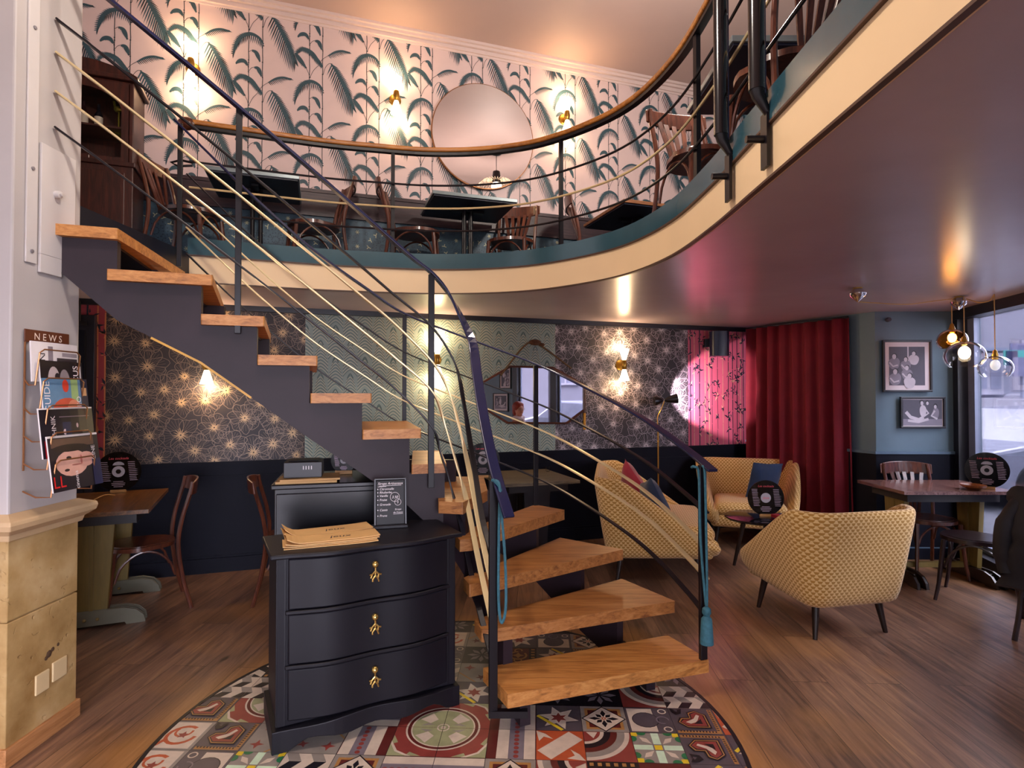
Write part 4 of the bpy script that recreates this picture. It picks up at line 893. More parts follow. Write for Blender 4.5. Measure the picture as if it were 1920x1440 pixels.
    rbox(-W_/2+.055, W_/2-.055, -D_/2+.06, D_/2-.01, .215, .34, 'seat_base', .04)
    rbox(-W_/2+.10, W_/2-.10, -D_/2+.10, D_/2+.01, .335, .45, 'seat_cushion', .05, .025)
    for sx_, sy_ in ((-1, -1), (1, -1), (-1, 1), (1, 1)):
        x, y = sx_*(W_/2-.13), sy_*(D_/2-.13); b = B(); b.tube([(x, y, .23), (x+sx_*.035, y+sy_*.035, 0)], [.026, .014], 10); b.obj('leg', m_seatleg, t)
    return t
acC = lounge('yellow patterned armchair standing in the middle of the floor with its back to the viewer', .70, .74, .80, .40, (2.04, 3.86, 0), (-.21, .978))
acB = lounge('yellow patterned armchair by the red curtain facing the room', .84, .72, .81, .44, (2.37, 5.80, 0), (-.30, -.954))
sfA = lounge('yellow patterned two-seat sofa seen from its end beside the stairs', 1.20, .84, .84, .34, (1.24, 5.04, 0), (.985, -.17), 'sofa')
def cushion(name, label, col, c, size, rz, tilt, roll=0, grp=None):
    n = 10; vs = []; fs = []
    for side in (1, -1):
        for iy in range(n+1):
            for ix in range(n+1):
                u, v = -1+2*ix/n, -1+2*iy/n; h = .062*((1-u**4)*(1-v**4))**.6; pin = 1-.07*(1-abs(u))*abs(v)**2-.07*(1-abs(v))*abs(u)**2
                vs.append((u*size/2*(1-.06*(1-abs(v))*abs(u)), side*h, v*size/2*(1-.06*(1-abs(u))*abs(v))))
    w = n+1; o = w*w
    for iy in range(n):
        for ix in range(n): a = iy*w+ix; fs += [(a, a+1, a+w+1, a+w), (o+a, o+a+w, o+a+w+1, o+a+1)]
    b = B(); b.M = Matrix.Rotation(rz, 4, 'Z') @ Matrix.Rotation(tilt, 4, 'X') @ Matrix.Rotation(roll, 4, 'Y'); b.add(vs, fs, 0, True)
    ob = tag(b.obj(name, M(name+'_velvet_'+col[1:], col, .75, var=.2, vs=8, sheen=.3, bump=.2, bs=12), None, c), label, 'cushion'); return ob
cushion('cushion', 'navy blue square cushion leaning in the armchair by the curtain', '#0f2c50', (2.49, 5.70, .645), .36, rad(17), rad(14), rad(4))
cushion('cushion', 'crimson cushion at the far end of the sofa', '#a01a3c', (1.10, 5.26, .66), .36, rad(-78), rad(14), rad(38))
cushion('cushion', 'dark blue cushion leaning on the near half of the sofa', '#0f2c50', (1.20, 4.86, .60), .36, rad(-80), rad(22), rad(-18))
t = thing('coffee_table', 'low black coffee table between the yellow seats', 'table', (2.12, 4.95, 0))
b = B(); b.lathe([(.0, .425), (.27, .425), (.285, .435), (.285, .447), (.27, .452), (.0, .452)], 40); b.obj('tabletop', M('black_gloss_top', '#0f0c14', .12, var=.05, spec=.7), t)
for k in range(3):
    a = .5+k*2.094; b = B(); b.tube([(.12*cos(a), .12*sin(a), .43), (.21*cos(a), .21*sin(a), 0)], [.022, .013], 10); b.obj('leg', m_seatleg, t)

# ================================================================== DRESSER (front) AND THE BLACK CABINET BEHIND
m_dres = M('black_satin_paint', '#121018', .46, var=.12, vs=4, bump=.08, bs=10, spec=.3); m_dres2 = M('worn_edge_paint', '#5a4a4e', .35, var=.35, vs=20)
def serp(x, W_): u = x/(W_/2); return -.018*cos(u*PI)-.006+.012*cos(2*u*PI)     # front bulge, negative = towards the viewer
def serp_slab(b, x0, x1, z0, z1, yb, yo, W_, mat=0, n=24, wav=0.0):
    xs = [x0+(x1-x0)*i/n for i in range(n+1)]; zb = lambda x: z0+(wav*(.5+.5*cos(2*PI*(x/(W_/2)))) if wav else 0)
    vs = [(x, serp(x, W_)+yo, zb(x)) for x in xs]+[(x, serp(x, W_)+yo, z1) for x in xs]+[(x, yb, zb(x)) for x in xs]+[(x, yb, z1) for x in xs]; k = n+1
    fs = []
    for i in range(n): fs += [(i, i+1, k+i+1, k+i), (2*k+i+1, 2*k+i, 3*k+i, 3*k+i+1), (k+i, k+i+1, 3*k+i+1, 3*k+i), (i+1, i, 2*k+i, 2*k+i+1)]
    fs += [(0, k, 3*k, 2*k), (n, 2*k+n, 3*k+n, k+n)]
    b.add(vs, fs, mat, True); return b
def dresser():
    W_, D_ = .84, .40; t = thing('dresser', 'black painted three-drawer dresser with a serpentine front in front of the stairs', 'dresser', (-.702, 2.752, 0), rad(28))
    y0 = -D_/2+.03
    b = B(); b.box(-W_/2+.02, W_/2-.02, y0+.02, D_/2, .10, .805); serp_slab(b, -W_/2+.015, -W_/2+.055, .10, .805, y0+.04, y0, W_); serp_slab(b, W_/2-.055, W_/2-.015, .10, .805, y0+.04, y0, W_); b.obj('body', m_dres, t, bevel=.003)
    for i, (z0, z1) in enumerate(((.585, .80), (.355, .565), (.12, .335))):
        b = B(); serp_slab(b, -W_/2+.062, W_/2-.062, z0, z1, y0+.03, y0-.006, W_); d = b.obj('drawer', m_dres, t, bevel=.006)
        b = B(); yk = y0-.03-.006+serp(0, W_)+.018; zc = (z0+z1)/2+.02
        b.ball((0, yk, zc+.028), .016, 0, 12); b.lathe([(.02, 0), (.02, .004), (0, .006)], 16, 0, (0, yk+.022, zc+.028), PI/2)
        for L in ([(0, 0), (0, -.045)], [(0, -.02), (-.014, -.034), (-.026, -.036)], [(0, -.02), (.014, -.034), (.026, -.038)], [(0, -.04), (-.012, -.056), (-.012, -.066)], [(0, -.04), (.010, -.052), (.016, -.068)], [(-.014, -.034), (-.02, -.05)], [(.014, -.034), (.012, -.05)]):
            b.tube([(x, yk-.004, zc+.02+z) for x, z in L], .0042, 6)
        b.obj('coral_knob', M('polished_brass', '#d8b468', .22, metal=.9, var=.05), d)
    b = B(); serp_slab(b, -W_/2+.05, W_/2-.05, .567, .583, y0+.02, y0-.014, W_); serp_slab(b, -W_/2+.05, W_/2-.05, .337, .353, y0+.02, y0-.012, W_); b.obj('drawer_rail', m_dres, t, bevel=.004)
    b = B(); serp_slab(b, -W_/2, W_/2, .0, .105, D_/2, y0-.022, W_, wav=.0)
    b.s = [0]*len(b.s); n = 24
    for i, v in enumerate(b.v):
        if v.z < .01 and v.y < 0:
            u = abs(v.x)/(W_/2); v.z = 0 if u > .86 else min(.052, .036*min(1, (.86-u)/.16)+.016*cos(u*5.2)**2)
        elif v.z > .09 and v.y < 0: v.z += .012*cos(v.x/(W_/2)*PI)
    b.obj('plinth', m_dres, t, bevel=.003)
    b = B(); serp_slab(b, -W_/2-.012, W_/2+.012, .805, .826, D_/2+.012, y0-.028, W_); b.obj('top', [m_dres], t, bevel=.006)
    return t
dres = dresser()
DM = Matrix.Translation(dres.location) @ Matrix.Rotation(dres.rotation_euler.z, 4, 'Z')
cab = thing('cabinet', 'tall black gloss cabinet under the stairs behind the dresser', 'cabinet', (-1.02, 3.42, 0), WTH-.06)
m_bg = M('black_gloss_paint', '#0c0b12', .26, var=.06, spec=.45)
b = B(); b.box(-.33, .24, -.24, .24, .0, .985); b.obj('body', m_bg, cab, bevel=.004)
b = B(); b.box(-.345, .255, -.27, .25, .985, 1.012); b.obj('top', m_bg, cab, bevel=.006)
b = B(); b.box(-.32, .23, -.253, -.24, .05, .96); b.obj('door', m_bg, cab, bevel=.004)
t = thing('cheese_toy', 'small yellow wooden cheese-shaped block hung on the black cabinet corner', 'wooden block', tuple(PPL(545, 952, (-1.30, 3.1, 0), (WN.x, WN.y, 0)))) 
b = B(); b.M = Matrix.Rotation(-.2, 4, 'Z'); b.prism([(-.022, -.012), (.026, -.012), (.026, .012), (-.022, .012)], -.042, .040); b.obj('block', M('cheese_yellow', '#d9ab58', .5), t, bevel=.004)
b = B(); b.M = Matrix.Rotation(-.2, 4, 'Z'); [b.lathe([(r_, 0), (r_, .0015), (0, .0016)], 10, 0, (x, -.0125, z), PI/2) for x, z, r_ in ((-.01, .025, .005), (.012, .018, .006), (-.002, .0, .005), (.015, -.018, .007), (-.015, -.022, .006))]; b.obj('hole_marks', M('dark_hole', '#2a1c12', .7), t)
b = B(); b.box(-.015, .30, -.18, .06, 0, .012, 0); b.M = Matrix.Rotation(.04, 4, 'Z'); b.box(0, .31, -.175, .05, .012, .022, 0)
tag(b.obj('paper_stack', M('kraft_paper', '#c99f68', .7, var=.08), None, (-1.30, 3.27, 1.0125), WTH-.06), 'stack of kraft paper menus on top of the tall black cabinet', 'menus')
b = B(); b.box(0, .20, -.14, .06, 0, .085); b.box(.02, .18, -.10, .05, .085, .09); o = tag(b.obj('receipt_printer', M('black_plastic', '#17151d', .4), None, (-1.285, 3.29, 1.036), WTH-.06, bevel=.006), 'black receipt printer on the tall cabinet, left of the small vinyl menu', 'printer')
b = B(); [b.box(.10+i*.014, .105+i*.014, -.1415, -.14, .045, .065) for i in range(4)]; b.obj('white_marks', M('chalk_white', '#d9d2d6', .7), o)

# ---- kraft menus on the dresser
m_kraft = M('kraft_card', '#d8ac70', .65, var=.06, vs=10)
m_ink = M('black_ink', '#191420', .6)
def menu_card(label, loc, rz, curl, txt=True, grp=None):
    b = B(); W_, H_ = .40, .135; n = 16; vs = []
    for i in range(n+1):
        u = i/n; x = -W_/2+W_*u; z = curl*max(0, (.18-u)/.18)**2*.022+max(0, (u-.7)/.3)**2*.004
        for y in (-H_/2, H_/2): vs += [(x, y, z), (x, y, z+.0042)]
    fs = []
    for i in range(n):
        a = i*4; fs += [(a, a+2, a+6, a+4), (a+1, a+5, a+7, a+3), (a, a+4, a+5, a+1), (a+2, a+3, a+7, a+6)]
    fs += [(0, 1, 3, 2), (n*4, n*4+2, n*4+3, n*4+1)]
    b.add(vs, fs); o = tag(b.obj('menu', m_kraft, None, loc, rz), label, 'menu', grp)
    if txt: b = B(); b.text('jeux', .055, Matrix.Translation((.03, -.005, .0047)), 0, shear=.2); b.obj('lettering', m_ink, o)
    return o
base = DM @ Vector((-.20, 0, .8265)); rzd = dres.rotation_euler.z
zz = .827
for i, (dx, dy, dr, cu, lab) in enumerate(((-.165, -.065, -.01, 0, 'long kraft menu at the bottom of the front pile on the dresser'), (-.17, -.058, .0, .2, 'long kraft menu second from the bottom of the front pile on the dresser'), (-.16, -.060, .01, .4, 'long kraft menu second from the top of the front pile on the dresser'), (-.155, -.052, .02, 1.0, 'long kraft menu on top of the front pile with black lettering'))):
    p = DM @ Vector((dx, dy, 0)); menu_card(lab, (p.x, p.y, zz+i*.0062), rzd-.10+dr*2, cu, i == 3)
for i, (dx, dy, dr, cu, lab) in enumerate(((-.150, .098, .05, .6, 'lowest long kraft menu of the pile at the back of the dresser'), (-.156, .092, .06, 1.2, 'middle long kraft menu of the pile at the back of the dresser'), (-.15, .100, .07, 1.6, 'topmost long kraft menu at the back of the dresser, its left end curled up'))):
    p = DM @ Vector((dx, dy, 0)); menu_card(lab, (p.x, p.y, zz+i*.0068+.004), rzd-.10+dr*1.5, cu, i == 2)
# ---- chalkboard
p = DM @ Vector((.155, .10, .827)); cb = thing('chalkboard', 'small black chalkboard of handwritten drinks standing on the dresser', 'chalkboard', tuple(p), rzd-.22)
TL = Matrix.Rotation(-rad(9), 4, 'X')
b = B(); b.M = TL; b.box(-.072, .072, -.006, .006, .012, .235); b.obj('board', M('slate_black', '#100e14', .55, var=.2), cb, bevel=.004)
b = B(); b.box(-.085, .085, -.03, .03, 0, .014); b.M = TL; [b.box(x-.005, x+.005, -.009, .009, .012, .24) for x in (-.076, .076)]; b.box(-.08, .08, -.009, .009, .235, .244); b.obj('stand', M('black_frame', '#15121a', .35), cb, bevel=.002)
b = B(); T0 = TL @ Matrix.Translation((0, -.0068, 0)) @ Matrix.Rotation(PI/2, 4, 'X')
def wr_(s_, x, z, sz, al='LEFT', sh=.25): b.text(s_, sz, T0 @ Matrix.Translation((x, z, 0)), 0, align=al, shear=sh)
wr_('Sirops Artisanaux', 0, .217, .0175, 'CENTER')
for i, s_ in enumerate(('Citronnelle', 'Rhubarbe', 'Vanille', 'Fraise', 'Grenade', 'Cassis', 'Prune')):
    z = (.190, .173, .156, .136, .113, .086, .058)[i]; wr_(s_, -.054, z, .0155)
    b.poly([tuple(TL @ Vector((-.062+.0028*cos(q*1.047), -.0068, z+.0028*sin(q*1.047)))) for q in range(6)])
wr_('3.50', .022, .148, .018, 'CENTER'); wr_('5', .036, .122, .016, 'CENTER'); wr_('Sirops', .037, .087, .013, 'CENTER'); wr_('de France', .037, .072, .012, 'CENTER')
fz = lambda x, z: tuple(TL @ Vector((x, -.0068, z)))
for x0, x1, z in ((-.055, .055, .206), (-.062, -.02, .202), (.014, .062, .064)): b.line([(x0, z), (x1, z+.001)], .0016, fz)
for cx, cz, r_ in ((.022, .149, .023), (.037, .123, .016)): b.line([(cx+r_*cos(q*.314), cz+r_*sin(q*.314)) for q in range(20)], .0016, fz, closed=True)
b.obj('chalk_writing', M('chalk', '#f0e6ea', .8, var=0), cb)
# ================================================================== WALL LAMPS
m_brass = M('aged_brass', '#b58a3c', .28, metal=.85, var=.08)
m_shade = M('opal_glass_lit', '#fff1d8', .4, var=0, emis='#ffdfae', es=9.0)
def sconce(label, s, z, grp, power):
    p = WP(s, z, 0); t = thing('wall_lamp', label, 'wall lamp', tuple(p), WTH, grp)
    b = B(); b.lathe([(.055, 0), (.055, .012), (.045, .022), (0, .024)], 24, 0, (0, 0, 0), PI/2); b.tube([(0, -.02, 0), (0, -.085, 0)], .009, 8); b.obj('wall_plate', m_brass, t)
    b = B(); b.lathe([(.014, -.055), (.024, -.04), (.030, 0), (.024, .04), (.014, .055)], 18, 0, (0, -.095, 0)); b.obj('body', m_brass, t)
    for q in (-1, 1):
        b = B(); b.lathe([(.016, q*.045), (.022, q*.06), (.053, q*.165), (.050, q*.165), (.019, q*.06)], 22, 0, (0, -.095, 0)); b.obj('glass_shade', m_shade, t)
        l = point_light('wall_lamp_light', (0, -.095, q*.185), '#ffd5a2', power, .03); l.parent = t
for px, py, lab in ((358, 120, 'double-cone wall lamp on the palm wallpaper, nearest the brown cabinet'), (743, 180, 'double-cone wall lamp on the palm wallpaper, left of the round mirror'), (1063, 217, 'double-cone wall lamp on the palm wallpaper, right of the round mirror')):
    s_, z_ = WS(px, py, .09); sconce(lab, s_, z_, 'wall lamps of the upper wall', SC_UP)
for px, py, lab in ((388, 683, 'double-cone wall lamp on dark flower wallpaper, half hidden under the stairs'), (820, 674, 'double-cone wall lamp on the fan-pattern wallpaper behind a stair post'), (1170, 684, 'double-cone wall lamp on dark flower wallpaper right of the framed mirror')):
    s_, z_ = WS(px, py, .09); sconce(lab, s_, z_, 'wall lamps of the lower wall', SC_LO)

# ================================================================== MIRRORS
m_mir = M('mirror_glass', '#e6e2e4', .015, metal=1.0, var=0)
s_, z_ = WS(905, 259); rt = .515
t = thing('round_mirror', 'large round mirror on the palm wallpaper upstairs', 'mirror', tuple(WP(s_, z_, .012)), WTH)
b = B(); b.lathe([(rt, 0), (rt, .03), (0, .03)], 72, 0, (0, 0, 0), PI/2); b.obj('backing', M('bronze_rim', '#8a5a34', .35, metal=.6), t)
b = B(); b.lathe([(rt-.008, .0305), (rt-.008, .034), (0, .034)], 72, 0, (0, 0, 0), PI/2); b.obj('glass', m_mir, t)
# octagonal mirror downstairs
pts = [(908, 733), (952, 690), (1040, 690), (1105, 722), (1105, 768), (1062, 796), (960, 795), (908, 764)]
q = [WS(x, y, .02) for x, y in [(907, 718), (958, 689), (1036, 691), (1094, 722), (1094, 768), (1062, 792), (953, 791), (907, 763)]]
c0 = (sum(a for a, _ in q)/8, sum(z for _, z in q)/8); q = [(a-c0[0], z-c0[1]) for a, z in q]
t = thing('octagonal_mirror', 'wide eight-sided mirror in a dark wooden frame hanging on the fan wallpaper', 'mirror', tuple(WP(c0[0], c0[1], 0)), WTH)
def flatp(b, P, y0, y1, mat=0):
    k = len(P); b.add([(x, y0, z) for x, z in P]+[(x, y1, z) for x, z in P], [tuple(range(k)), tuple(range(k, 2*k))[::-1]]+[(i, (i+1) % k, k+(i+1) % k, k+i) for i in range(k)], mat)
b = B(); big = [(x*1.035, z*1.07) for x, z in q]; k = 8
vs = [(x, y, z) for P, y in ((big, 0), (big, -.022), (q, -.026), (q, -.012)) for x, z in P]
b.add(vs, [(r*8+i, r*8+(i+1) % 8, (r+1)*8+(i+1) % 8, (r+1)*8+i) for r in range(3) for i in range(8)]); b.obj('frame', wood('mirror_frame', '#2b140c', '#50281a', '#6f3c24', .35, 0), t)
b = B(); flatp(b, q, -.012, -.004); b.obj('glass', m_mir, t)
b = B(); top = max(z for _, z in big)
h = [(-.36, top-.10, ), (-.12, top+.19), (0, top+.235), (.12, top+.17), (.40, top-.02)]
b.tube(cr([(x, -.02, z) for x, z in h], 6), .009, 7); b.obj('rope', M('mirror_rope', '#5c4630', .8, var=.3, vs=60, bump=.3), t)
b = B(); b.ball((.0, -.025, top+.235), .045, 0, 10, (1.5, .5, .7)); b.ball((.07, -.025, top+.215), .03, 0, 8, (1.2, .6, .6)); b.obj('rope_knot', M('brown_knot', '#4d2c18', .8, var=.3, vs=50), t)
s_, z_ = WS(1096, 780, .02)
t = thing('wall_tube', 'yellow painted rod on the wall at the right corner of the framed mirror', 'rod', tuple(WP(s_, z_, .02)), WTH)
b = B(); b.tube([(0, 0, -.14), (0, 0, .03)], .013, 10); b.obj('yellow_rod', M('yellow_rod_paint', '#c98f12', .4), t)
b = B(); b.tube([(0, 0, .03), (0, 0, .27)], .012, 10); b.obj('brown_rod', M('brown_rod_wood', '#4a2a1e', .4), t)

# ================================================================== CURTAIN, SPEAKER, FLOOR LAMP, PICTURES
ca, cb_ = Vector((2.66, 6.44, 0)), Vector((3.215, 5.45, 0)); dd = (cb_-ca); Ln = dd.length; dn = dd.normalized(); nn = Vector((dn.y, -dn.x, 0))
if nn.x > 0: nn = -nn
b = B(); nx, nz = 150, 10; vs = []
for i in range(nx+1):
    u = i/nx*Ln
    for j in range(nz+1):
        v = j/nz; z = .03+(2.215-.03)*v; ph = u/.142*2*PI+.9*sin(u*3.1)+.25*sin(v*3+u*5)
        am = (.052-.026*v)*(1+.3*sin(u*7.3)); w = am*(sin(ph)+.25*sin(2*ph+1)); vs.append(tuple(ca+dn*(u+.012*cos(ph)*(1-v))+nn*(.055+w)+Vector((0, 0, z))))
w_ = nz+1; b.add(vs, [(i*w_+j, (i+1)*w_+j, (i+1)*w_+j+1, i*w_+j+1) for i in range(nx) for j in range(nz)], 0, True)
cur = tag(b.obj('curtain', M('burgundy_velvet', '#760b22', .8, var=.12, vs=9)), 'full-height crimson velvet curtain in deep folds in the corner', 'curtain'); m = cur.modifiers.new('sol', 'SOLIDIFY'); m.thickness = .008
b = B(); b.tube([tuple(ca+nn*.05+Vector((0, 0, 2.225))), tuple(cb_+nn*.05+Vector((0, 0, 2.225)))], .010, 8); b.obj('rail', m_navy2, cur)
s_, z_ = WS(1347, 645, .12); t = thing('wall_speaker', 'dark navy loudspeaker mounted high on the pink bamboo wallpaper', 'speaker', tuple(WP(s_, z_, .13)), WTH-.35)
b = B(); b.prism([(-.085, .06), (-.11, -.01), (-.085, -.07), (0, -.09), (.085, -.07), (.11, -.01), (.085, .06)], -.135, .135, 0, True); b.obj('case', M('navy_speaker', '#141c3a', .35), t, bevel=.02, bseg=3)
b = B(); b.box(-.14, -.02, .04, .16, -.03, .06); b.obj('bracket', m_navy2, t)
t = thing('floor_lamp', 'slender brass floor lamp with two small black conical shades behind the sofa', 'floor lamp', (1.52, 6.0, 0))
b = B(); b.lathe([(.13, 0), (.13, .015), (.02, .025), (0, .025)], 24); b.obj('base', m_blk, t)
b = B(); b.tube([(0, 0, .02), (0, 0, 1.12)], .0075, 8); b.tube(cr([(0, 0, 1.12), (-.005, 0, 1.25), (.03, 0, 1.33), (.065, 0, 1.42)], 5), .005, 7); b.ball((0, 0, 1.0), .012); b.obj('pole', M('brass_pole', '#c9963e', .3, metal=.8), t)
b = B(); b.lathe([(.012, 0), (.028, .03), (.052, .13), (.045, .13), (.02, .03)], 18, 0, (.07, 0, 1.43), 0, PI/2-.15); b.obj('shade', M('black_shade', '#0e0b12', .3), t)
b = B(); b.lathe([(.012, 0), (.028, .02), (.048, .07), (.048, .09), (.04, .09), (.0, .07)], 18, 0, (.05, 0, 1.43), 0, -PI/2-.1); b.obj('shade', M('black_shade', '#0e0b12', .3), t)
sl = bpy.data.lights.new('reading_spot', 'SPOT'); sl.energy = SPOT_W; sl.color = hexc('#ffe3ec')[:3]; sl.spot_size = rad(75); sl.spot_blend = .15; sl.shadow_soft_size = .03
so = bpy.data.objects.new('reading_spot', sl); COL.objects.link(so); so.location = (1.52+.21, 6.0, 1.455); so.rotation_euler = (Vector(WP(2.15, 1.50))-so.location).to_track_quat('-Z', 'Y').to_euler()
def picture(label, c, w, h, rz, frame_w, mat_w, scene_fn, grp=None):
    t = thing('framed_picture', label, 'picture', c, rz, grp)
    b = B(); W_, H_ = w/2, h/2
    for x0, x1, z0, z1 in ((-W_, W_, H_-frame_w, H_), (-W_, W_, -H_, -H_+frame_w), (-W_, -W_+frame_w, -H_+frame_w, H_-frame_w), (W_-frame_w, W_, -H_+frame_w, H_-frame_w)): b.box(x0, x1, -.022, 0, z0, z1)
    b.obj('frame', M('black_picture_frame', '#0f0d16', .3), t, bevel=.003)
    b = B(); b.box(-W_+frame_w, W_-frame_w, -.008, -.002, -H_+frame_w, H_-frame_w); b.obj('mount', M('mount_card', '#dcd2d8', .7, var=.02), t)
    b = B(); iw, ih = W_-frame_w-mat_w, H_-frame_w-mat_w; b.box(-iw, iw, -.0095, -.008, -ih, ih, 0)
    scene_fn(b, iw, ih); b.obj('photograph', [M('photo_grey', '#4c4a58', .5), M('photo_light', '#c4bec9', .5), M('photo_dark', '#1d1b26', .5), M('photo_mid', '#837e8e', .5)], t)
    return t
def blob(b, cx, cz, rx, rz_, mat, y, n=18, wob=.15, ph=0): b.poly([(cx+rx*cos(2*PI*i/n)*(1+wob*sin(3*2*PI*i/n+ph)), y, cz+rz_*sin(2*PI*i/n)*(1+wob*cos(2*2*PI*i/n+ph))) for i in range(n)][::1], mat)
def group_photo(b, w, h):
    b.box(w*.02, w*.1, -.0099, -.0095, h*.2, h, 1)
    for i_, (cx, cz, s_) in enumerate(((.38, .40, .30), (-.72, .22, .34), (-.08, .10, .30), (-.02, -.35, .32), (-.68, -.58, .36), (.12, -.78, .34))):
        y_ = -.0100-.0005*i_; blob(b, cx*w, cz*h-s_*h*.25, s_*w*.95, s_*h*.95, 3 if cx < 0 else 1, y_, ph=cx, wob=.08); blob(b, cx*w+s_*w*.06, cz*h+s_*h*.85, s_*w*.42, s_*h*.46, 2, y_-.0002, wob=.04); blob(b, cx*w, cz*h+s_*h*.78, s_*w*.33, s_*h*.40, 1, y_-.0003, wob=.03)
        b.line([(cx*w-s_*w*.8, cz*h-s_*h*.1), (cx*w-s_*w*.2, cz*h-s_*h*.7), (cx*w+s_*w*.6, cz*h-s_*h*.5)], .014, lambda x, z, y=y_-.0004: (x, y, z), 1)
def reclining(b, w, h):
    b.box(-w, w, -.0099, -.0095, -h, -h*.5, 3); L = lambda pts, wd, m, y: b.line([(x*w, z*h) for x, z in pts], wd*w, lambda x, z: (x, y, z), m)
    L([(-.85, .05), (-.62, -.35), (-.2, -.55), (.05, -.35)], .17, 1, -.0101); L([(-.75, -.62), (-.2, -.72), (.3, -.5)], .13, 1, -.0102)
    blob(b, .02*w, .12*h, .17*w, .48*h, 1, -.0103, wob=.04); L([(.1, .35), (.3, -.05), (.05, -.3)], .09, 1, -.0104); blob(b, -.05*w, .80*h, .11*w, .20*h, 2, -.0104, wob=.03); blob(b, -.03*w, .72*h, .075*w, .17*h, 1, -.0105, wob=.03)
    blob(b, .68*w, -.05*h, .16*w, .45*h, 3, -.0103, wob=.05); blob(b, .66*w, .52*h, .10*w, .19*h, 2, -.0104, wob=.03); blob(b, .65*w, .45*h, .07*w, .15*h, 1, -.0105, wob=.03); L([(.62, .15), (.45, -.25), (.75, -.5)], .10, 1, -.0106)
    blob(b, .24*w, .78*h, .09*w, .17*h, 2, -.0104, wob=.03); blob(b, .25*w, .72*h, .065*w, .14*h, 1, -.0105, wob=.03)
def face_pic(px0, px1, py0, py1, label, mw, fn, grp=None):
    y = 5.238; a = PYY(px0, py0, y); c = PYY(px1, py1, y); picture(label, ((a.x+c.x)/2, y-.003, (a.z+c.z)/2), c.x-a.x, a.z-c.z, -.012, .018, mw, fn)
face_pic(1653, 1745, 638, 735, 'black-framed black-and-white photograph of a group, upper one on the blue wall', .042, group_photo)
face_pic(1686, 1770, 744, 803, 'black-framed black-and-white photograph of a reclining figure, lower one on the blue wall', .008, reclining)
wrz = math.atan2(WD.y, WD.x)
def wall_r_pic(t0, z0, w, h, lab, fn): p = Q0+WD*t0-WO*.004; picture(lab, (p.x, p.y, z0), w, h, wrz+PI+0 if False else math.atan2(WD.y, WD.x), .02, .03, fn)
wall_r_pic(4.08, 1.80, .30, .42, 'framed monochrome print on the blue wall, seen only in the eight-sided mirror, upper one', group_photo)
wall_r_pic(4.20, 1.33, .40, .36, 'framed monochrome print on the blue wall, seen only in the eight-sided mirror, lower one', reclining)
t = tag(B().lathe([(.016, 0), (.022, .02), (.018, .045), (0, .047)], 16, 0, (0, 0, 0), PI/2).obj('wall_sensor', M('dark_sensor', '#3a3440', .4), None, tuple(PYY(1662, 600, 5.225))), 'small dark round sensor high on the blue wall', 'sensor')

# ================================================================== PENDANT GLOBES BY THE WINDOW
m_cordg = M('gold_cord', '#b58c52', .5, metal=.3); m_chrome = M('polished_chrome', '#d8d0cc', .08, metal=1.0, var=0)
m_bulb = M('lit_bulb', '#fff2dc', .4, var=0, emis='#ffe2b8', es=14.0)
def knob(label, loc):
    t = thing('ceiling_hook', label, 'ceiling hook', loc); b = B(); b.lathe([(.022, 0), (.024, -.006), (.045, -.02), (.055, -.04), (.048, -.062), (.022, -.085), (.006, -.10), (0, -.105)], 24); b.obj('knob', m_chrome, t)
    b = B(); b.lathe([(.03, -.002), (.03, -.006), (0, -.006)], 20); b.obj('rose', m_brass, t); return t
knob('chrome ceiling hook holding the start of the gold cord, away from the window', (2.45, 4.07, ZL)); knob('chrome ceiling hook above the two pendant globes by the window', (3.46, 4.45, ZL))
b = B(); b.tube(cr([(2.45, 4.07, ZL-.10), (2.6, 4.12, ZL-.10), (2.9, 4.22, ZL-.095), (3.2, 4.34, ZL-.05), (3.44, 4.44, ZL-.015), (3.50, 4.43, ZL-.02), (3.56, 4.38, ZL-.055), (3.60, 4.33, ZL-.05), (3.61, 4.30, ZL-.006)], 6), .004, 6)
tag(b.obj('lamp_cord', m_cordg), 'thin gold cord strung along the ceiling between the hooks', 'cord')
def globe(label, x, y, z, r, glass, lit, cat='pendant lamp'):
    t = thing('pendant_lamp', label, cat, (x, y, ZL)); L = ZL-z
    b = B(); b.tube([(0, 0, -.005), (0, 0, -L+r*.78+.03)], .0035, 6); b.obj('cord', m_cordg, t)
    b = B(); b.lathe([(.006, .06), (.014, .05), (.016, .035), (.022, .02), (.022, -.01), (.016, -.015), (0, -.015)], 16, 0, (0, 0, -L+r*.72)); b.obj('socket', m_brass, t)
    b = B(); n = 16; a0 = .22; P = [(r*sin(a0+(PI*.74-a0)*i/n), r*.86*cos(a0+(PI*.74-a0)*i/n)-L) for i in range(n+1)]; b.lathe(P+[(max(0, p[0]-.0025), p[1]) for p in P[::-1]], 36, 0)
    b.f = [f for f in b.f if len(f) == 4]; b.m = b.m[:len(b.f)]; b.s = [True]*len(b.f); b.obj('glass_globe', glass, t)
    b = B(); b.ball((0, 0, -L+r*.2), r*.30, 0, 14, (1, 1, 1.25)); b.obj('bulb', m_bulb if lit else M('clear_bulb_glow', '#e8e2ea', .1, var=0, emis='#ffffff', es=.4), t)  # the unlit bulb has a faint glow put into its material
    if lit: l = point_light('globe_light', (0, 0, -L+r*.2), '#ffd9a8', GLOBE_W, .04); l.parent = t
globe('amber glass pendant globe, highest of the three by the window', 3.52, 4.60, 1.925, .105, thin_glass('amber_glass', hexc('#f2d09a'), .12, .02), True)
globe('large clear glass pendant globe hanging just below the amber one', 3.46, 4.40, 1.785, .135, thin_glass('clear_glass', (.97, .97, .98, 1), .12, .015), True)
globe('clear unlit glass pendant globe nearest the right edge of the view', 3.61, 4.30, 1.69, .108, MATS.get('x') or thin_glass('clear_glass_b', (.97, .97, .98, 1), .12, .02), False)
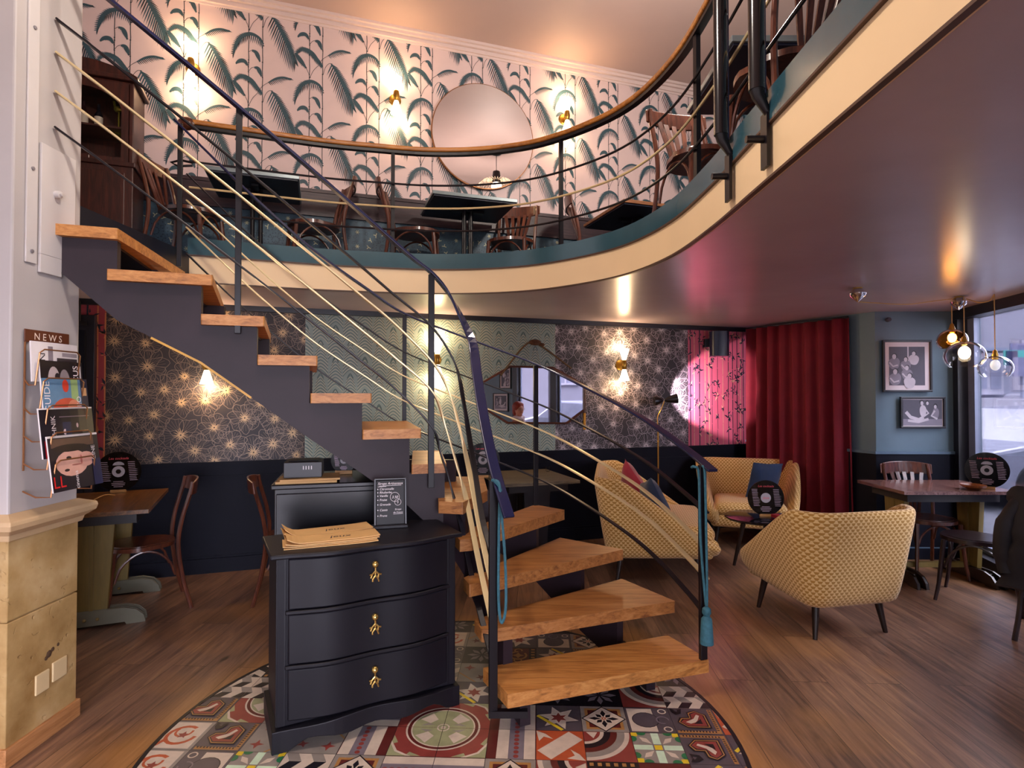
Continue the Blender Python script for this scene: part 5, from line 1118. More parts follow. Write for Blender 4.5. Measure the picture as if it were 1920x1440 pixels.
# wire-cage pendant of the upper room (seen in the round mirror)
def big_pendant(label, x, y, z):
    t = thing('pendant_chandelier', label, 'pendant lamp', (x, y, ZC)); L = ZC-z
    b = B(); b.lathe([(.07, 0), (.07, -.03), (.02, -.05), (0, -.05)], 20); b.tube([(0, 0, -.04), (0, 0, -L+.20)], .004, 6); b.obj('canopy', m_blk, t)
    b = B(); b.lathe([(.05, .23), (.065, .10), (.05, .06), (.045, .06), (.055, .10), (.045, .23)], 20, 0, (0, 0, -L)); b.obj('socket_cup', m_blk, t)
    b = B()
    for k in range(30):
        a = 2*PI*k/30; c, s_ = cos(a), sin(a); b.tube([(c*.06, s_*.06, -L+.10), (c*.20, s_*.20, -L+.09), (c*.27, s_*.27, -L+.02), (c*.24, s_*.24, -L-.07), (c*.1, s_*.1, -L-.10)], .0035, 4)
    b.obj('wire_cage', M('pale_wire', '#b9a88f', .4, metal=.5), t)
    b = B(); b.lathe([(0, -.20), (.03, -.19), (.05, -.13), (.075, -.03), (.07, .05), (.05, .07)], 20, 0, (0, 0, -L)); b.obj('lit_shade', M('lit_glass', '#fff3dc', .4, var=0, emis='#fff0d6', es=8.0), t)
    l = point_light('chandelier_light', (0, 0, -L-.26), '#fff0e2', CHAND_W, .12); l.parent = t
big_pendant('wire-cage pendant lamp over the mezzanine, seen in the round mirror', 1.28, 3.60, 4.40)
big_pendant('added wire-cage pendant lamp, out of view, lighting the open well and the room', -.6, 1.7, 4.1)  # invented lamp out of view, added to light fascia and room from the front

# ================================================================== BROWN CABINET UPSTAIRS
m_mah = wood('mahogany', '#1e0a08', '#3c1812', '#55261b', .35, 2, 1.0, 0, .2)
t = thing('display_cabinet', 'tall mahogany cabinet with an arched glass door upstairs at the left', 'cabinet', (-3.04, 4.035, ZF), WTH+.04); t.scale = (1, 1, .87)
W_, H_ = .32, 1.50
b = B(); b.box(-W_, W_, -.02, .30, 0, .80); b.box(-W_, W_, .27, .30, .8, H_); b.box(-W_, -W_+.03, -.02, .3, .8, H_); b.box(W_-.03, W_, -.02, .3, .8, H_); b.box(-W_, W_, -.02, .3, H_-.02, H_); b.box(-W_-.015, W_+.015, -.035, .3, .79, .83); b.obj('body', m_mah, t, bevel=.006)
b = B(); b.box(-W_-.03, W_+.03, -.05, .31, H_, H_+.04)
vs = [(-W_-.03+(2*W_+.06)*i/16, H_+.04+.09*sin(PI*i/16)) for i in range(17)]
flatp(b, [(-W_-.03, H_+.04)]+vs+[(W_+.03, H_+.04)], -.04, .30); b.obj('cornice', m_mah, t, bevel=.008)
b = B(); x0, z0, z1 = W_-.075, .86, 1.42; arch = [(-x0, z0), (x0, z0)]+[(x0*cos(a), z1-.17+.17*sin(a)) for a in [PI*i/12 for i in range(13)]]
outer_ = [(-W_+.03, .83), (W_-.03, .83)]+[(max(-W_+.03, min(W_-.03, 1.6*x0*cos(PI*i/12))), 1.30+.18*min(1, 2*sin(PI*i/12))) for i in range(13)]
k = len(arch); b.add([(x, -.024, z) for x, z in outer_]+[(x, -.024, z) for x, z in arch]+[(x, .0, z) for x, z in arch], [(i, (i+1) % k, k+(i+1) % k, k+i) for i in range(k)]+[(k+i, k+(i+1) % k, 2*k+(i+1) % k, 2*k+i) for i in range(k)])
d = b.obj('door', m_mah, t); b = B(); b.box(-x0, x0, -.008, -.004, z0, z1); b.obj('pane', m_glass, d)
b = B(); b.tube([(-W_+.05, -.04, 1.02), (-W_+.05, -.045, 1.08), (-W_+.05, -.04, 1.14)], .008, 7); b.obj('handle', m_brass, d)
b = B(); b.box(-W_+.03, W_-.03, .0, .27, 1.11, 1.125); b.obj('shelf', m_mah, t)
b = B(); b.box(-W_+.05, W_-.05, -.03, -.02, .08, .74); b.obj('lower_door', m_mah, t, bevel=.01)
CM = Matrix.Translation((-3.04, 4.035, ZF)) @ Matrix.Rotation(WTH+.04, 4, 'Z') @ Matrix.Diagonal((1, 1, .87, 1))
for i, (x, h, c, lab) in enumerate(((-.02, .20, '#2a1216', 'dark bottle with a white slanted label on the cabinet shelf, left of the two'), (.07, .19, '#15141c', 'dark bottle with a white label on the cabinet shelf, right of the two'))):
    p = CM @ Vector((x, .12, 1.126)); b = B(); b.lathe([(.026, 0), (.026, h*.6), (.010, h*.75), (.010, h), (0, h)], 16); o = tag(b.obj('bottle', M('bottle_'+c[1:], c, .15), None, tuple(p)), lab, 'bottle', 'bottles in the mahogany cabinet')
    b = B(); b.lathe([(.0268, h*.15), (.0268, h*.5)], 16); b.f = [f for f in b.f if len(f) == 4]; b.m = [0]*len(b.f); b.s = [1]*len(b.f); b.obj('label', M('bottle_label', '#cfc2b2', .6), o)
p = CM @ Vector((-.13, .10, 1.126)); tag(B().box(-.03, .03, -.03, .03, 0, .035).obj('small_box', M('cream_box', '#c9b9a0', .6), None, tuple(p)), 'small cream box on the cabinet shelf', 'box')
p = CM @ Vector((.20, .10, 1.32)); b = B(); b.ball((0, 0, 0), .03, 0, 8, (1.3, .7, .8)); [b.tube([(x, 0, 0), (x*1.5, 0, .06)], .008, 6) for x in (-.025, .02, .03)]; b.tube([(0, 0, -.02), (0, 0, -.19)], .006, 6); b.lathe([(.03, -.193), (.03, -.185), (0, -.185)], 12)
tag(b.obj('brass_figure', M('green_gold', '#8f8a2a', .3, metal=.6), None, tuple(p)), 'small greenish gold figurine on a stem in the cabinet', 'figurine')
p = CM @ Vector((-.03, .06, .831)); tag(B().box(-.11, .11, -.05, .08, 0, .02).obj('book', M('white_book', '#d8ccc4', .6), None, tuple(p)), 'white book lying at the bottom of the cabinet vitrine', 'book')
# ================================================================== NEWS RACK AND MAGAZINES ON THE PILLAR
# local frame: x = along the pillar face away from the viewer, z up, y = out of the face
NX = PX-.006; RM = Matrix(((0, 1, 0, NX), (1, 0, 0, 0), (0, 0, 1, 0), (0, 0, 0, 1)))
m_copper = M('copper_wire', '#a8724c', .35, metal=.7)
rk = thing('magazine_rack', 'copper wire magazine rack with a NEWS plate on the white pillar', 'magazine rack', (NX+.001, 2.50, 1.2))
def RB(): b = B(); b.M = Matrix.Translation((0, -2.50, -1.2)) @ Matrix(((0, 1, 0, 0), (1, 0, 0, 0), (0, 0, 1, 0), (0, 0, 0, 1))); return b
def fixn(o):
    mm = bmesh.new(); mm.from_mesh(o.data); bmesh.ops.recalc_face_normals(mm, faces=mm.faces); mm.to_mesh(o.data); mm.free(); return o
b = RB(); y0, y1 = 2.385, 2.625
b.hexa([(y0, .004, 1.715), (y1, .004, 1.715), (y1, .010, 1.715), (y0, .010, 1.715), (y0, .004, 1.77), (y1, .004, 1.77), (y1, .010, 1.77), (y0, .010, 1.77)])
pl = fixn(b.obj('news_plate', M('rust_brown_plate', '#5e2f18', .5, var=.15), rk, bevel=.004))
b = B(); b.M = Matrix.Translation((0, -2.50, -1.2)); b.text('N E W S', .042, Matrix.Translation((.0112, 2.505, 1.741)) @ Matrix(((0, 0, 1, 0), (1, 0, 0, 0), (0, 1, 0, 0), (0, 0, 0, 1))), 0); b.obj('lettering', M('cream_letter', '#e8d6c4', .6), pl)
b = RB()
for y in (y0+.006, y1-.006): b.tube([(y, .006, 1.73), (y, .006, 1.18)], .004, 6)
zs = [1.62, 1.50, 1.385, 1.27, 1.155]
for i, z in enumerate(zs[1:] if False else zs):
    o = .05+.018*i; b.tube([(y0+.004, .006, z-.06), (y0+.004, o*.5, z-.085), (y0+.006, o, z-.085), (y0+.008, o+.016, z+.05), (y0+.03, o+.018, z+.065), (y1-.03, o+.018, z+.065), (y1-.008, o+.016, z+.05), (y1-.006, o, z-.085), (y1-.004, o*.5, z-.085), (y1-.004, .006, z-.06)], .0032, 6)
b.obj('wire_frame', m_copper, rk)
def magazine(label, z, out, w, h, yaw, cover, tiltk=.12, curl=0.0):
    """cover: list of (x0, x1, z0, z1, colour) and texts, in 0..1 of the cover"""
    T_ = Matrix.Translation((NX+out, 2.505+yaw, z)) @ Matrix(((0, 0, 1, 0), (1, 0, 0, 0), (0, 1, 0, 0), (0, 0, 0, 1))) @ Matrix.Rotation(0, 4, 'Z') @ Matrix.Rotation(-tiltk, 4, 'X')
    loc = T_.translation.copy(); TT = Matrix.Translation(-loc) @ T_; cols = ['#e6dedd']; b = B(); b.M = TT
    n = 10
    def bend(x): return -curl*((x/w)**2)
    vs = []
    for i in range(n+1):
        x = -w/2+w*i/n
        for zz_ in (-h/2, h/2): vs += [(x, zz_, bend(x)), (x, zz_, bend(x)+.006)]
    fs = []
    for i in range(n): a = i*4; fs += [(a, a+2, a+6, a+4), (a+1, a+5, a+7, a+3), (a, a+4, a+5, a+1), (a+2, a+3, a+7, a+6)]
    fs += [(0, 1, 3, 2), (n*4, n*4+2, n*4+3, n*4+1)]; b.add(vs, fs); lay = 0
    mats = [M('magazine_paper', '#e6dedd', .5)]
    for it in cover:
        lay += 1; e = .0062+lay*.00015
        if it[0] == 'r':
            _, x0, x1, z0, z1, c = it; k = 6; L = [(x0+(x1-x0)*i/k) for i in range(k+1)]
            pts = [(-w/2+w*u, -h/2+h*z0) for u in L]+[(-w/2+w*u, -h/2+h*z1) for u in L[::-1]]
            mats.append(M('ink_'+c[1:], c, .35, var=.1, vs=20)); 
            for i in range(k): a, c2 = L[i], L[i+1]; b.add([(-w/2+w*a, -h/2+h*z0, bend(-w/2+w*a)+e), (-w/2+w*c2, -h/2+h*z0, bend(-w/2+w*c2)+e), (-w/2+w*c2, -h/2+h*z1, bend(-w/2+w*c2)+e), (-w/2+w*a, -h/2+h*z1, bend(-w/2+w*a)+e)], [(0, 1, 2, 3)], len(mats)-1)
        elif it[0] == 'o':
            _, cx, cz, rx, rz_, c = it; mats.append(M('ink_'+c[1:], c, .35, var=.1, vs=20)); b.poly([(-w/2+w*(cx+rx*cos(q*.35)), -h/2+h*(cz+rz_*sin(q*.35)), bend(-w/2+w*cx)+e) for q in range(18)], len(mats)-1)
        else:
            _, s_, cx, cz, sz, rot, c = it; mats.append(M('ink_'+c[1:], c, .35, var=.1, vs=20)); b.text(s_, sz, Matrix.Translation((-w/2+w*cx, -h/2+h*cz, bend(-w/2+w*cx)+e)) @ Matrix.Rotation(rot, 4, 'Z'), len(mats)-1)
    return tag(b.obj('magazine', mats, None, tuple(loc)), label, 'magazine')
magazine('white magazine with a bold letter N, topmost in the wire rack', 1.635, .035, .255, .17, .012, [('t', 'N', .22, .62, .05, PI/2, '#191420'), ('r', .32, .42, .45, .9, '#8b8088'), ('r', .5, .98, .45, .62, '#3a3338'), ('r', .62, .98, .66, .76, '#9c9298')], .05, .02)
magazine('black and white magazine lettered FOCUS, second from the top of the rack', 1.555, .055, .235, .17, .02, [('r', .0, 1, 0, 1, '#1d181c'), ('o', .3, .5, .14, .36, '#b5a7a8'), ('o', .55, .5, .12, .3, '#8c8084'), ('o', .38, .6, .06, .1, '#241d22'), ('t', 'FOCUS', .83, .52, .042, PI/2, '#efe8ea'), ('r', .92, .96, .1, .9, '#cfc6c8')], .08)
magazine('colourful magazine with a blue and green cover, middle of the rack', 1.465, .075, .255, .20, .018, [('r', 0, 1, 0, 1, '#5f86a8'), ('r', .62, .78, .5, 1, '#9cb878'), ('o', .5, .84, .07, .14, '#d8402c'), ('o', .52, .30, .33, .28, '#c8543c'), ('o', .66, .32, .15, .22, '#dd8a6a'), ('r', .84, 1, .0, 1, '#2c2a3c'), ('r', .86, .97, .62, .8, '#d9a878'), ('t', 'GUIDE', .10, .6, .045, PI/2, '#efe8ea'), ('t', 'VIDEO', .78, .35, .036, PI/2, '#f4eeee')], .10)
magazine('dark glossy magazine bent over the wire, second from the bottom of the rack', 1.335, .105, .30, .21, .01, [('r', 0, 1, 0, .97, '#15121c'), ('r', .04, .09, .0, .35, '#c2202a'), ('r', .35, .5, .3, .7, '#1c2442'), ('o', .38, .5, .03, .06, '#cdb4b8'), ('o', .62, .62, .02, .05, '#b59a9c'), ('r', .30, .9, .80, .82, '#6a5c68'), ('t', 'TECHNIK', .20, .5, .034, PI/2, '#d8ccd0')], .12, .05)
magazine('magazine with a sideways face on its cover, lowest in the rack', 1.205, .125, .285, .235, .012, [('r', 0, 1, 0, .96, '#17121f'), ('r', .05, .9, .78, .94, '#5c4438'), ('o', .42, .48, .32, .24, '#d8a494'), ('o', .70, .52, .18, .14, '#d09a8c'), ('o', .36, .58, .05, .03, '#2a1a1e'), ('o', .30, .36, .05, .025, '#2a1a1e'), ('o', .50, .44, .10, .015, '#9a5c54'), ('o', .42, .76, .35, .07, '#1c1216'), ('o', .60, .52, .02, .09, '#b05a56'), ('t', 'LL', .13, .16, .07, 0, '#d01f24'), ('t', 'cinema', .47, .16, .028, PI/2, '#efe6e8'), ('r', .82, 1, .0, .5, '#1c2048'), ('t', 'CINE', .87, .62, .03, PI/2, '#e8e0e4')], .14)
# sockets, plates, buttons on the pillar
def pplate(name, label, ya, yb, za, zb, mat, th=.008, cat='socket', parent=None):
    b = B(); b.hexa([(0, -(yb-ya)/2, -(zb-za)/2), (th, -(yb-ya)/2, -(zb-za)/2), (th, (yb-ya)/2, -(zb-za)/2), (0, (yb-ya)/2, -(zb-za)/2), (0, -(yb-ya)/2, (zb-za)/2), (th, -(yb-ya)/2, (zb-za)/2), (th, (yb-ya)/2, (zb-za)/2), (0, (yb-ya)/2, (zb-za)/2)])
    o = b.obj(name, mat, parent, (PX, (ya+yb)/2, (za+zb)/2), bevel=.003); return tag(o, label, cat) if label else o
m_sock = M('cream_socket', '#d9bf92', .45, var=.04)
def pface(px, py): return PPL(px, py, (PX, 0, 0), (1, 0, 0))
a = pface(64, 1306); c = pface(90, 1264); pplate('socket_plate', 'cream square socket plate low on the stone pillar, nearer the viewer', a.y, c.y, a.z, a.z+.085, m_sock)
a = pface(96, 1280); c = pface(123, 1238); pplate('socket_plate', 'cream square socket plate low on the stone pillar, beside the crumbled hole', a.y, c.y, a.z, a.z+.085, m_sock)
b = B(); [b.ball((0, dy, dz), r_, 0, 8, (.25, 1, 1)) for dy, dz, r_ in ((0, 0, .016), (.02, .012, .01), (-.015, -.012, .01), (.05, .02, .008))]
tag(b.obj('crumbled_hole', M('dark_hole_stone', '#4a3320', .9), None, tuple(pface(92, 1226))), 'small crumbled dark hole in the stone above the socket plates', 'hole')
m_wp = M('white_metal_plate', '#cbc5c3', .35, var=.03)
a = pface(52, 468); o = thing('anchor_plate', 'tall white metal plate on the pillar holding the railing bars', 'metal plate', (NX+.001, 2.415, 2.8))
b = B(); b.box(0, .008, -.028, .028, -.75, 1.1); b.obj('strip', m_wp, o, bevel=.002)
b = B(); [b.lathe([(.008, 0), (.008, .005), (0, .006)], 8, 0, (.008, 0, z), 0, PI/2) for z in (-.70, -.35, .25, .47, .72)]; b.obj('screws', M('grey_screw', '#8f8a90', .4, metal=.4), o)
b = B(); b.box(0, .012, .04, .235, -.70, -.22); b.box(0, .012, .04, .16, -.78, -.70); b.obj('cover_panel', m_wp, o, bevel=.003)
b = B(); b.lathe([(.016, 0), (.016, .02), (.008, .022), (.008, .03), (0, .03)], 14, 0, (.012, .12, -.42), 0, PI/2); b.obj('stud', m_wp, o)

# ================================================================== VINYL RECORD MENUS
m_vin = M('black_vinyl', '#0c0a0f', .22, var=0, spec=.6); m_vtxt = M('menu_text_grey', '#a892a0', .7, var=0); m_vred = M('menu_text_red', '#e0505a', .6, var=0); m_vlab = M('label_grey', '#a9a3aa', .5, var=.03)
m_block = wood('menu_holder_wood', '#8a5a30', '#c49458', '#e0b880', .5, 0)
def vinyl(label, x, y, ztop, r=.15, rz=0.0, hole=False, logo=True):
    t = thing('vinyl_menu', label, 'menu', (x, y, ztop), rz)
    b = B(); b.box(-.05, .05, -.012, -.005, 0, .022); b.box(-.05, .05, .005, .012, 0, .022); b.box(-.05, .05, -.005, .005, 0, .006); b.obj('holder', m_block, t, bevel=.002)
    zc = r+.008; b = B(); b.lathe([(r, -.0015), (r, .0015), (0, .0015)], 48, 0, (0, 0, zc), PI/2); b.add([(r*cos(q*.1309), -.0015, zc+r*sin(q*.1309)) for q in range(48)], [tuple(range(48))], 0); d = b.obj('record', m_vin, t)
    b = B(); rl = r*.28; b.add([(rl*cos(q*.2618), -.0022, zc+rl*sin(q*.2618)) for q in range(24)], [tuple(range(24))], 0)
    if hole: b.add([(rl*.42*cos(q*.5236), -.0025, zc+rl*.42*sin(q*.5236)) for q in range(12)], [tuple(range(12))], 1)
    if hole: b.add([(.6*r*.42*cos(a_), -.0022, zc+r*.32+.5*r*.36*sin(a_)) for a_ in [PI*i/10 for i in range(11)]], [tuple(range(11))], 0)
    b.obj('centre_label', [m_vlab, m_vin], d)
    Tm = Matrix.Translation((0, -.0026, zc)) @ Matrix.Rotation(PI/2, 4, 'X')
    b = B(); b.text('Les cocktails', r*.17, Tm @ Matrix.Translation((0, r*.66, 0)), 0, shear=.2)
    if logo: b.text('jeux', r*.20, Tm @ Matrix.Translation((0, .0, .0001)), 0, shear=.3)
    b.obj('red_lettering', m_vred, d)
    b = B(); rn = random.Random(4)
    for sd in (-1, 1):
        for i in range(11):
            z = r*(.46-i*.092); x0 = sd*r*(.78 if sd < 0 else .40)-(.0 if sd < 0 else 0)+(i*.012*r if sd < 0 else i*.01*r); b.poly([(x0, -.0026, zc+z), (x0+r*rn.uniform(.28, .42), -.0026, zc+z), (x0+r*.3, -.0026, zc+z+.0045), (x0, -.0026, zc+z+.0045)], 0)
    for i in range(4): hw = r*(.22, .30, .28, .2)[i]; z = -r*(.52+i*.085); b.poly([(-hw, -.0026, zc+z), (hw, -.0026, zc+z), (hw, -.0026, zc+z+.0045), (-hw, -.0026, zc+z+.0045)], 0)
    b.obj('menu_text', m_vtxt, d)
    return t
vinyl('vinyl record menu standing on the low black coffee table', 2.165, 4.93, .4525, .15, -.1)
vinyl('vinyl record menu on the wooden table beside the pillar', -2.985, 4.38, .7505, .15, .35, True, False)
vinyl('vinyl record menu on the window table at the right edge', 3.725, 4.53, .7505, .14, -.6, True, False)
vinyl('vinyl record menu on the dark table behind the winding stair', -.26, 5.16, .7505, .15, .05, True, False)
vinyl('vinyl record menu on the tall black cabinet, cut off by the stairs', -1.02, 3.50, 1.0125, .075, .2, True, False)
for i, (dx, lab) in enumerate(((.24, 'small clear shot glass on the dark table behind the stairs, left of the post'), (.36, 'small clear shot glass on the dark table behind the stairs, right of the post'))):
    p = Vector(WP(-.02+dx-.06, 0, .25)); b = B(); b.lathe([(.018, 0), (.022, .05), (.0205, .05), (.017, .004), (0, .004)], 16); tag(b.obj('shot_glass', m_glass, None, (p.x, p.y, .7505)), lab, 'glass')
b = B(); b.tube(cr([(0, 0, .004), (.03, .08, .03), (.07, .13, .02)], 5), .004, 6); tag(b.obj('wooden_stirrer', m_block, None, (-2.92, 4.02, .7505)), 'thin curved wooden stirrer on the table by the pillar', 'stirrer')
b = B(); b.lathe([(.03, 0), (.075, .025), (.08, .04), (.074, .04), (.03, .008), (0, .008)], 20, sy=1.2); tag(b.obj('wooden_bowl', m_bent2, None, (3.60, 4.51, .7505)), 'shallow brown wooden bowl on the window table', 'bowl')

# dark door panel at the left under the mezzanine
s0 = sx(181); b = B(); b.box(-.62, 0, -.06, -.005, 0, 2.12); d1 = tag(b.obj('door_1', m_navy2, None, tuple(WP(s0)), WTH, bevel=.004), kind='structure')
b = B(); b.box(-.56, -.06, -.066, -.06, .15, .95); b.box(-.56, -.06, -.066, -.06, 1.05, 2.0); b.obj('door_panel', m_navy, d1, bevel=.004)
t = thing('wall_bracket_lamp', 'small black rod-shaped fixture above the dark door', 'fixture', tuple(WP(s0-.10, 2.06, .07)), WTH)
b = B(); b.tube([(0, 0, 0), (0, 0, .17)], .012, 8); b.cbox((0, 0, -.01), (.10, .03, .03)); b.obj('rod', m_blk, t)

# ================================================================== JACKET ON THE NEAR RIGHT CHAIR
cx_, cy_ = cE.location.x, cE.location.y; jm = Matrix.Translation(cE.location) @ Matrix.Rotation(cE.rotation_euler.z, 4, 'Z')
vs = []; n, mrow = 22, 18; rj = random.Random(9)
for j in range(mrow+1):
    v = j/mrow; z = .93-.60*v
    for i in range(n):
        a = 2*PI*i/n; hw = .215+.05*v+.01*sin(v*20); dp = .075+.05*sin(PI*v)*.6; c_, s_ = cos(a), sin(a)
        puff = 1+.06*abs(sin(v*PI*5.5))+.04*sin(3*a+v*4); x = hw*(abs(c_)**.7)*(1 if c_ > 0 else -1)*puff; y = -.31-.02*v+dp*s_*puff
        vs.append(tuple(jm @ Vector((x, y, z+.02*sin(a*2)))))
b = B(); b.add(vs, [(j*n+i, j*n+(i+1) % n, (j+1)*n+(i+1) % n, (j+1)*n+i) for j in range(mrow) for i in range(n)]+[tuple(range(n))[::-1], tuple(mrow*n+i for i in range(n))], 0, True)
jk = b.obj('jacket', M('black_quilted_nylon', '#16121b', .65, var=.3, vs=9, bump=.3, bs=9)); fixn(jk); tag(jk, 'black quilted jacket hung over the chair back at the right edge', 'jacket')
for q_ in (-1, 1):
    b = B(); b.tube([tuple(jm @ Vector(p)) for p in cr([(q_*.17, -.33, .86), (q_*.235, -.35, .72), (q_*.25, -.34, .52), (q_*.235, -.35, .42)], 5)], [.045]*5+[.055]*6+[.045]*5, 12); b.obj('sleeve', M('black_quilted_nylon', '#16121b', .65), jk)
# ================================================================== STREET OUTSIDE
b = B(); b.poly([tuple(Q0+WD*9+WO*.2+Vector((0, 0, -.12))), tuple(Q0+WD*9+WO*30+Vector((0, 0, -.12))), tuple(Q0-WD*22+WO*30+Vector((0, 0, -.12))), tuple(Q0-WD*22+WO*.2+Vector((0, 0, -.12)))][::-1])
tag(b.obj('ground', M('pale_asphalt', '#5c5e6a', .8, var=.15, vs=3)), kind='structure')
def frame_of(p, d): return Matrix.Translation(p) @ Matrix.Rotation(math.atan2(d.y, d.x), 4, 'Z')
m_fac = M('pale_render', '#8b8b9e', .8, var=.05, vs=2)
m_wp2 = M('white_joinery', '#b4b3c4', .5, var=.02); m_wg = M('shutter_lilac', '#8a8da6', .4, var=.05)
def building(label, p, rz, W_, H_, wins, grp=None, text=False):
    t = thing('building', label, 'building', tuple(p), rz)
    b = B(); b.box(-W_/2, W_/2, 0, 3, -.12, H_); b.obj('wall', m_fac, t)
    for (x, z, w, h) in wins:
        b = B(); b.box(x-w/2-.06, x+w/2+.06, -.05, .02, z-h/2-.06, z-h/2); b.box(x-w/2-.06, x+w/2+.06, -.04, .02, z+h/2, z+h/2+.05)
        for xx in (x-w/2-.03, x, x+w/2+.03): b.box(xx-.03, xx+.03, -.035, .02, z-h/2, z+h/2)
        f = b.obj('window', m_wp2, t); b = B(); b.box(x-w/2, x+w/2, -.012, .0, z-h/2, z+h/2); b.obj('pane', m_wg, f)
    return t
# building closing the view, face towards the cafe
A_ = PYY(1800, 720, 12.0); bld = building('pale lilac building across the street with a white shuttered window', (A_.x+.9, 12.0, 0), .0, 5.0, 7, [])
bw = lambda px, py, y=11.97: PYY(px, py, y)
def on_bld(px, py): p = bw(px, py); return p.x-bld.location.x, p.z
b = B(); x0, z0 = on_bld(1822, 740); x1, z1 = on_bld(1878, 662); b.box(x0, x1, -.07, .0, z0, z1)
w1 = b.obj('window', m_wp2, bld); b = B(); xm = (x0+x1)/2
for a, c in ((x0+.06, xm-.04), (xm+.04, x1-.06)):
    b.box(a, c, -.085, -.07, z0+.12, z1-.1)
b.obj('pane', m_wg, w1)
b = B(); b.box(x0-.3, x1+.05, -.12, 0, z1+.04, z1+.10); b.obj('lintel_band', M('grey_band', '#76809c', .6), bld)
xa, za = on_bld(1800, 812); xb, zb_ = on_bld(1888, 755); xc, zc_ = on_bld(1900, 762)
b = B(); flatp(b, [(xa, za), (xb, zb_), (xb, zb_+.10), (xa, zb_+.10)], -.55, 0); b.obj('awning', m_wp2, bld); b = B(); b.tube([(xb+.08, -.4, zb_+.03), (xb+.08, 0, zb_+.03)], .16, 12); b.obj('awning_roller', m_wp2, bld)
b = B(); x, z = on_bld(1866, 803); b.text('Folie', .42, Matrix.Translation((x, -.01, z)) @ Matrix.Rotation(PI/2, 4, 'X'), 0, shear=.2); b.obj('purple_graffiti', M('purple_spray', '#4a2a9a', .6), bld)
for k, (px, py, w_, h_, c) in enumerate(((1910, 665, .35, .45, '#6d6f96'), (1905, 671, .5, .3, '#4fb0ac'), (1897, 671, .22, .28, '#2a2f5a'), (1912, 688, .28, .38, '#7a7ca0'))):
    p = PYY(px, py, 11.5-.02*k); b = B(); b.box(-w_/2, w_/2, -.01, .01, -h_/2, h_/2); 
    if k == 0: sg = thing('street_sign', 'turquoise and grey cross-shaped street sign outside', 'sign', (p.x, 11.5, 0)); bb = B(); bb.tube([(0.1, .05, -.12), (.1, .05, p.z+.3)], .03, 8); bb.obj('pole', M('grey_pole', '#8b8fa8', .5), sg)
    b.obj('panel', M('sign_'+c[1:], c, .4), sg, (p.x-sg.location.x, -.02*k, p.z))
# opposite terrace (seen through the mirror)
P_ = Q0+WO*7.5+WD*2.0
building('long pale building on the far side of the street, seen in the eight-sided mirror', P_, math.atan2(WD.y, WD.x), 16, 7, [(x, 2.6, .9, 1.5) for x in (-6, -3.6, -1.2, 1.2, 3.6, 6)])
# cars
def car(label, loc, rz, col):
    t = thing('car', label, 'car', loc, rz); L, W_ = 4.1, 1.7
    prof = [(-2.05, .25), (-2.05, .62), (-1.95, .82), (-1.1, .92), (-.55, 1.38), (.75, 1.42), (1.35, 1.0), (1.95, .86), (2.05, .6), (2.05, .25)]
    b = B(); k = len(prof); y = W_/2; top = [(.88 if z > 1 else 1.0) for x, z in prof]
    b.add([(x, -y*f_, z) for (x, z), f_ in zip(prof, top)]+[(x, y*f_, z) for (x, z), f_ in zip(prof, top)], [tuple(range(k)), tuple(range(k, 2*k))[::-1]]+[(i, k+i, k+(i+1) % k, (i+1) % k) for i in range(k)]); o = b.obj('body', M('car_paint_'+col[1:], col, .25, coat=.5), t, bevel=.05); fixn(o)
    b = B()
    for s_ in (-1, 1):
        yy = s_*(y*.95+.012); b.hexa([(-.95, yy-.01, .93), (1.15, yy-.01, .96), (1.15, yy+.01, .96), (-.95, yy+.01, .93), (-.5, yy-.07*s_-.01, 1.33), (.72, yy-.07*s_-.01, 1.36), (.72, yy-.07*s_+.01, 1.36), (-.5, yy-.07*s_+.01, 1.33)])
    b.obj('side_window', M('car_glass', '#3c4258', .1), t)
    for x in (-1.3, 1.25):
        for s_ in (-1, 1): b = B(); b.lathe([(.0, 0), (.32, 0), (.33, .05), (.33, .15), (.32, .2), (0, .2)], 24, 0, (x, s_*y*.92+.1, .32), PI/2); b.obj('wheel', M('tyre', '#1a1a20', .7), t)
    return t
c1 = car('silver-white car parked in the street beyond the café window', (8.35, 9.1, -.12), math.atan2(.2, 1), '#85889c')
dup(c1, tuple(Q0+WO*3.6+WD*.8+Vector((0, 0, -.12))), math.atan2(WD.y, WD.x), 'parked car seen only in the eight-sided mirror, nearer its right end')
dup(c1, tuple(Q0+WO*5.2+WD*5.4+Vector((0, 0, -.12))), math.atan2(WD.y, WD.x), 'parked car seen only in the eight-sided mirror, behind the seated woman')
# bicycle leaning outside the window
bk = thing('bicycle', 'bicycle with a purple saddle and grey basket standing just outside the window', 'bicycle', tuple(Q0+WD*.60+WO*.62+Vector((0, 0, -.12))), math.atan2(WD.y, WD.x))
m_rim = M('bright_rim', '#c9cde4', .25, metal=.7)
for x in (-.30, .75):
    b = B(); b.tube([(x+.33*cos(q*.1571), 0, .35+.33*sin(q*.1571)) for q in range(40)], .018, 8, closed=True); w_ = b.obj('wheel', M('grey_tyre', '#8d93ac', .5), bk)
    b = B(); [b.tube([(x, .0, .35), (x+.31*cos(q*.2244), 0, .35+.31*sin(q*.2244))], .0025, 4) for q in range(28)]; b.lathe([(.02, -.04), (.02, .04)], 10, 0, (x, 0, .35), PI/2); b.obj('spokes', m_rim, w_)
b = B(); b.tube([(-.30, 0, .35), (.08, 0, .30), (.02, 0, .85)], .017, 8); b.tube([(.08, 0, .30), (.62, 0, .80), (.02, 0, .78)], .017, 8); b.tube([(.75, 0, .35), (.62, 0, .85), (.60, 0, 1.02)], .017, 8); b.tube([(-.30, 0, .35), (.02, 0, .74)], .012, 8); b.obj('bike_frame', M('purple_frame', '#6c2a86', .3, coat=.4), bk)
